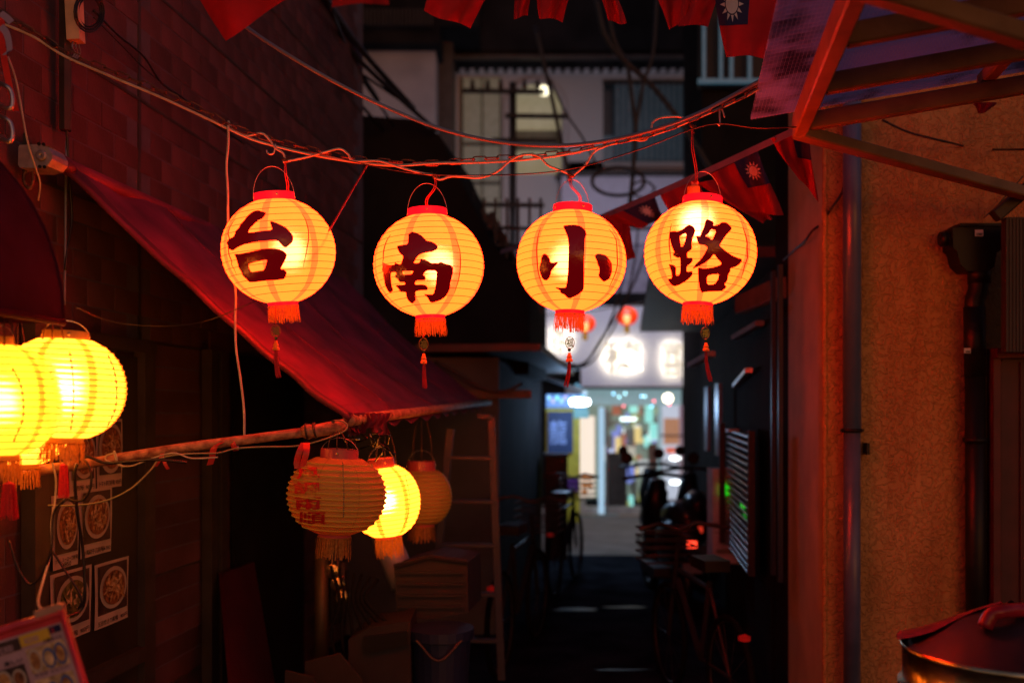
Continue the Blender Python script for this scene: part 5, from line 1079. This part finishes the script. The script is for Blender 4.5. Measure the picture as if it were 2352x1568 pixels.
fbox(1300, 1330, 1100, 1128, 11.5, .02, 'purple_print', M('purple print', (.2, .05, .3), .6), yb)
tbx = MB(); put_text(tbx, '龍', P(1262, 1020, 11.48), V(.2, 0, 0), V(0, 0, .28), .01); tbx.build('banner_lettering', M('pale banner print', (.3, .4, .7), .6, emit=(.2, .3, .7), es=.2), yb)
bb = thing('dark_box', 'tall dark box standing before the yellow banner', 'box', P(1278, 1200, 10.8))
fbox(1252, 1304, 1045, 1290, 10.8, .3, 'body', m_black, bb); fbox(1250, 1306, 1042, 1048, 10.75, .4, 'top', m_dark, bb)

# bicycles and scooters, in silhouette
m_rubber = M('tyre rubber', (.012, .012, .012), .95, spec=.0)
def wheel(mb, c, r, ax, w_=.018):
    ax = Vector(ax).normalized(); a1 = ax.cross(V(0, 0, 1)).normalized(); 
    mb.tube([c+a1*r*math.cos(a)+V(0, 0, 1)*r*math.sin(a) for a in [k*2*math.pi/24 for k in range(24)]], w_, 6, closed=True)
def bicycle(label, c, dirv, col, s=1.):
    d = Vector(dirv).normalized(); sd = d.cross(V(0, 0, 1)); t = thing('bicycle', label, 'bicycle', c)
    c = Vector(c); r = .31*s; z = V(0, 0, 1)
    f = c+d*.52*s+z*r; b = c-d*.52*s+z*r
    for q, nm in ((f, 'wheel'), (b, 'wheel')):
        mb = MB(); wheel(mb, q, r, sd); mb.build('wheel', m_rubber, t)
        mb = MB(); wheel(mb, q, r*.94, sd, .004)
        for k in range(10):
            a = k*math.pi/5; mb.tube([q, q+(d*math.cos(a)+z*math.sin(a))*r*.92], .0015, 3)
        mb.build('rim', m_dark, t)
    seat = c-d*.22*s+z*.86*s; head = c+d*.33*s+z*.84*s; bbk = c-d*.08*s+z*.3*s
    mb = MB(); mb.tube([seat-z*.1*s, bbk], .016, 6).tube([seat-z*.14*s, head-z*.1*s], .016, 6).tube([bbk, head-z*.16*s], .018, 6).tube([bbk, b], .01, 6).tube([seat-z*.14*s, b], .01, 6).tube([head+z*.05, f], .014, 6)
    mb.build('frame', M('bike frame '+label[:6], col, .5, spec=.15), t)
    MB().tube([head+z*.16*s-sd*.27*s-d*.12*s, head+z*.18*s-sd*.12*s, head+z*.14*s, head+z*.18*s+sd*.12*s, head+z*.16*s+sd*.27*s-d*.12*s], .012, 6).build('handlebar', m_dark, t, smooth=True)
    MB().box(seat, (.14*s, .25*s, .06*s), Matrix((sd, d, z)).transposed()).build('saddle', m_black, t)
    mb = MB(); cc = head+d*.26*s+z*.02*s
    for k in range(5): mb.tube([cc+sd*a*.16*s+d*b_*.12*s+z*(.1-.05*k)*s for a, b_ in ((-1, -1), (1, -1), (1, 1), (-1, 1))], .006, 4, closed=True)
    mb.build('basket', m_dark, t)
    MB().lathe([(0, .02), (.03, .01), (.03, -.01), (0, -.02)], 10, b+z*.25*s-d*.2*s).build('rear_reflector', M('reflector '+label[:6], (.6, .02, .02), .2, emit=(1, .03, .02), es=.06), t)  # faint emission stands in for light the reflector returns
    return t
def scooter(label, c, dirv, s=1., tail=(1, .05, .02), es=2.5, group=None):
    d = Vector(dirv).normalized(); sd = d.cross(V(0, 0, 1)); z = V(0, 0, 1); c = Vector(c); R_ = Matrix((sd, d, z)).transposed(); t = thing('scooter', label, 'scooter', c, group=group)
    for q in (c+d*.55*s+z*.22*s, c-d*.5*s+z*.22*s):
        mb = MB(); wheel(mb, q, .19*s, sd, .045*s); mb.build('wheel', m_black, t, smooth=True)
    o = c-d*.38*s+z*.55*s
    mb = MB(); mb.tube([o-d*.32*s+z*.1*s, o-d*.12*s+z*.06*s, o+d*.12*s, o+d*.3*s-z*.18*s], 0, 10, rs=[.09*s, .16*s, .17*s, .1*s]); mb.build('body', m_black, t, smooth=True)
    MB().tube([o-d*.34*s+z*.22*s, o-d*.1*s+z*.24*s, o+d*.2*s+z*.19*s, o+d*.34*s+z*.16*s], 0, 10, rs=[.06*s, .11*s, .10*s, .06*s]).build('seat', M('vinyl seat '+label[:5], (.03, .03, .035), .3), t, smooth=True)
    MB().tube([c+d*.55*s+z*.25*s, c+d*.38*s+z*.75*s, c+d*.3*s+z*1.0*s], 0, 8, rs=[.06*s, .12*s, .07*s]).build('front_fairing', m_black, t, smooth=True)
    MB().box(c+z*.25*s+d*.08*s, (.3*s, .5*s, .08*s), R_).build('footboard', m_dark, t)
    MB().tube([c+d*.2*s+z*1.02*s-sd*.33*s, c+d*.3*s+z*1.05*s-sd*.1*s, c+d*.3*s+z*1.05*s+sd*.1*s, c+d*.2*s+z*1.02*s+sd*.33*s], .018*s, 6).build('handlebar', m_black, t, smooth=True)
    for q in (-1, 1):
        MB().lathe([(0, .006), (.05*s, .006), (.055*s, 0), (0, -.01)], 12, c+d*.2*s+z*1.2*s+sd*.3*s*q, Matrix.Rotation(math.pi/2, 3, 'X')).build('mirror', m_black, t)
        MB().tube([c+d*.22*s+z*1.03*s+sd*.27*s*q, c+d*.2*s+z*1.18*s+sd*.3*s*q], .006, 5).build('mirror_stem', m_black, t)
    MB().box(o-d*.42*s+z*.02*s, (.07*s, .03*s, .05*s), R_).build('tail_light', emat('tail '+label[:8], tail, es), t)
    MB().box(o-d*.44*s-z*.16*s, (.16*s, .01, .09*s), R_).build('number_plate', M('plate '+label[:8], (.3, .3, .3), .4), t)
    return t
bicycle('dark bicycle parked against the left corner by the yellow banner', P(1300, 1345, 9.2)*1.0+V(0, 0, -P(1300, 1345, 9.2).z), (.25, 1, 0), (.02, .02, .03))
def G(x, Y): p = P(x, HZ, Y); return V(p.x, p.y, 0)
scooter('parked black scooter with a glowing red tail light', G(1530, 8.6), (-.1, 1, 0), 1.0)
scooter('second black scooter half hidden right of the first', G(1588, 9.6), (.1, 1, 0), 1.0, es=.6)
scooter('third dark scooter with an orange red tail light, farthest', G(1500, 10.4), (.05, 1, 0), 1.0, tail=(1, .12, .03), es=1.6)
bicycle('dark bicycle leaning low in front of the grey cabinet', G(1600, 5.4), (-.15, 1, 0), (.03, .03, .035), .95)
bicycle('bicycle in the dark in front of the grey shed', G(1195, 6.6), (.25, 1, 0), (.02, .02, .02))
# dark clutter along the left
ld = thing('step_ladder', 'tall aluminium step ladder against the grey shed', 'ladder', V(P(1080, 948, 5.6).x, 5.6, 0))
m_lad = M('dull aluminium', (.045, .05, .075), .5, .0, var=.2)
def LP(x, y): return P(x, y, 5.6)
MB().beam(LP(1128, 958), LP(1152, 1560), .045, .03, (0, 1, 0)).build('stile', m_lad, ld); MB().beam(LP(1034, 985), LP(978, 1560), .045, .03, (0, 1, 0)).build('stile', m_lad, ld)
for y, xa, xb in ((1050, 1028, 1132), (1150, 1018, 1136), (1250, 1008, 1140), (1362, 998, 1144), (1468, 988, 1148)): MB().beam(LP(xa, y), LP(xb, y+2), .05, .022).build('rung', m_lad, ld)
MB().beam(LP(1098, 955), LP(1128, 958), .05, .03).build('top_step', m_lad, ld)
MB().tube([P(880, 1225, 5.0), P(905, 1280, 4.95), P(930, 1345, 4.9)], .07, 16).build('duct', M('pale duct', (.35, .37, .45), .4), smooth=True, label='pale tilted duct below the glowing hidden lantern', cat='duct').location
cr = thing('crate', 'grey mauve crate stacked above the blue bin', 'crate', P(990, 1420, 4.7))
MB().prism([P(x, y, 4.7) for x, y in ((905, 1300), (985, 1278), (1074, 1290), (1076, 1405), (990, 1422), (912, 1420))], V(.05, .35, 0)).build('body', m_crate, cr)
MB().tube([P(x, y, 4.69) for x, y in ((905, 1300), (985, 1278), (1074, 1290))], .012, 6).build('rim', m_crate, cr)
for i in range(4): MB().box(P(990, 1315+i*26, 4.69), (.30, .01, .012)).build('slat', m_crate, cr)
bn = thing('plastic_bin', 'blue plastic bin on the ground below the crate', 'bin', V(P(1015, 1500, 4.5).x, 4.5, 0))
bx = P(1013, 1500, 4.5).x
MB().lathe([(.10, 0), (.135, P(0, 1465, 4.5).z), (.15, P(0, 1462, 4.5).z), (.15, P(0, 1440, 4.5).z), (.0, P(0, 1436, 4.5).z)], 24, V(bx, 4.5, 0)).build('body', m_bin, bn, smooth=False)
MB().tube(crom([V(bx-.1, 4.38, .60), V(bx, 4.34, .52), V(bx+.1, 4.38, .60)], 5), .006, 5).build('handle', m_dark, bn)
bd = thing('leaning_board', 'dark red board leaning on the left wall', 'board', WL(555, 1568, .2))
MB().prism([WL(502, 1315, .06), WL(575, 1290, .06), WL(628, 1600, .32), WL(530, 1640, .32)], N*.02).build('panel', M('dark red board', (.05, .005, .012), .4, var=.2), bd)
cb_ = thing('cardboard_sheet', 'brown cardboard sheets propped on the ground at left', 'cardboard', P(760, 1568, 4.2))
MB().prism([P(700, 1520, 4.2), P(780, 1500, 4.2), P(830, 1560, 4.2), P(835, 1640, 4.2), P(700, 1640, 4.2)], V(0, .02, 0)).build('sheet', m_card, cb_); MB().prism([P(655, 1540, 4.1), P(720, 1555, 4.1), P(740, 1640, 4.1), P(650, 1640, 4.1)], V(0, .02, 0)).build('sheet', m_card, cb_)
bxx = thing('white_box', 'pale carton with a black lid beside the blue bin', 'box', P(870, 1568, 4.4))
MB().prism([P(800, 1468, 4.4), P(850, 1440, 4.4), P(942, 1425, 4.4), P(945, 1640, 4.4), P(800, 1640, 4.4)], V(0, .3, 0)).build('carton', M('dusky carton', (.014, .013, .015), .7), bxx)
MB().prism([P(835, 1462, 4.38), P(935, 1450, 4.38), P(938, 1480, 4.38), P(840, 1500, 4.38)], V(0, .01, 0)).build('black_label', m_black, bxx)
MB().tube([P(738, 1235, 4.9), P(738, 1640, 4.9)], .035, 10).build('gas_pipe', M('mustard pipe', (.08, .06, .02), .5), smooth=True, label='mustard brown upright pipe behind the unlit lantern', cat='pipe')
mb = MB()
for k in range(7): mb.tube(crom([P(760+k*18, 1300+k*5, 4.6), P(780+k*10, 1380, 4.5), P(760+k*25, 1460, 4.5), P(790+k*12, 1560, 4.5)], 4), .008, 5)
mb.build('hose_tangle', m_nearblack, smooth=True, label='dark hoses and cords hanging under the unlit lantern', cat='hoses')
rt = thing('pipe_stack', 'short pipes and valves on the wall behind the mustard pipe', 'pipes', P(770, 1420, 4.95))
for k in range(3): MB().tube([P(762+k*12, 1250+k*20, 4.95), P(764+k*12, 1430, 4.95)], .018, 8).build('pipe', m_dark, rt, smooth=True)
for k in range(3): MB().lathe([(0, .03), (.035, .02), (.035, -.02), (0, -.03)], 10, P(764+k*12, 1310+k*30, 4.9), Matrix.Rotation(1.57, 3, 'X')).build('valve_wheel', m_brass, rt)

# ================================================================ STREET LIGHTS: the round lamp's own, plus added unseen fills
def lamp(kind, loc, e, col, size=.2, rot=None):
    L_ = bpy.data.lights.new('lamp_or_fill_light', kind); L_.energy = e; L_.color = col
    if kind == 'AREA': L_.size = size
    else: L_.shadow_soft_size = size
    o = bpy.data.objects.new('lamp_or_fill_light', L_); COL.objects.link(o); o.location = loc
    if rot: o.rotation_euler = rot
    return o
lamp('POINT', P(1332, 936, 10.75), 22, (.35, .6, 1), .12)
lamp('AREA', V(1.3, 11.9, 3.9), 42, (.78, .78, 1), .8, (math.radians(78), 0, 0))  # added area light brightening the far facade and street
lamp('AREA', V(-1.6, 11.7, 3.2), 14, (.8, .8, 1), .8, (math.radians(80), 0, math.radians(-10)))  # another added fill, aimed across the street
lamp('POINT', V(1.8, 17.2, 2.0), 14, (1, .85, .55), .3)  # added point light inside the shop
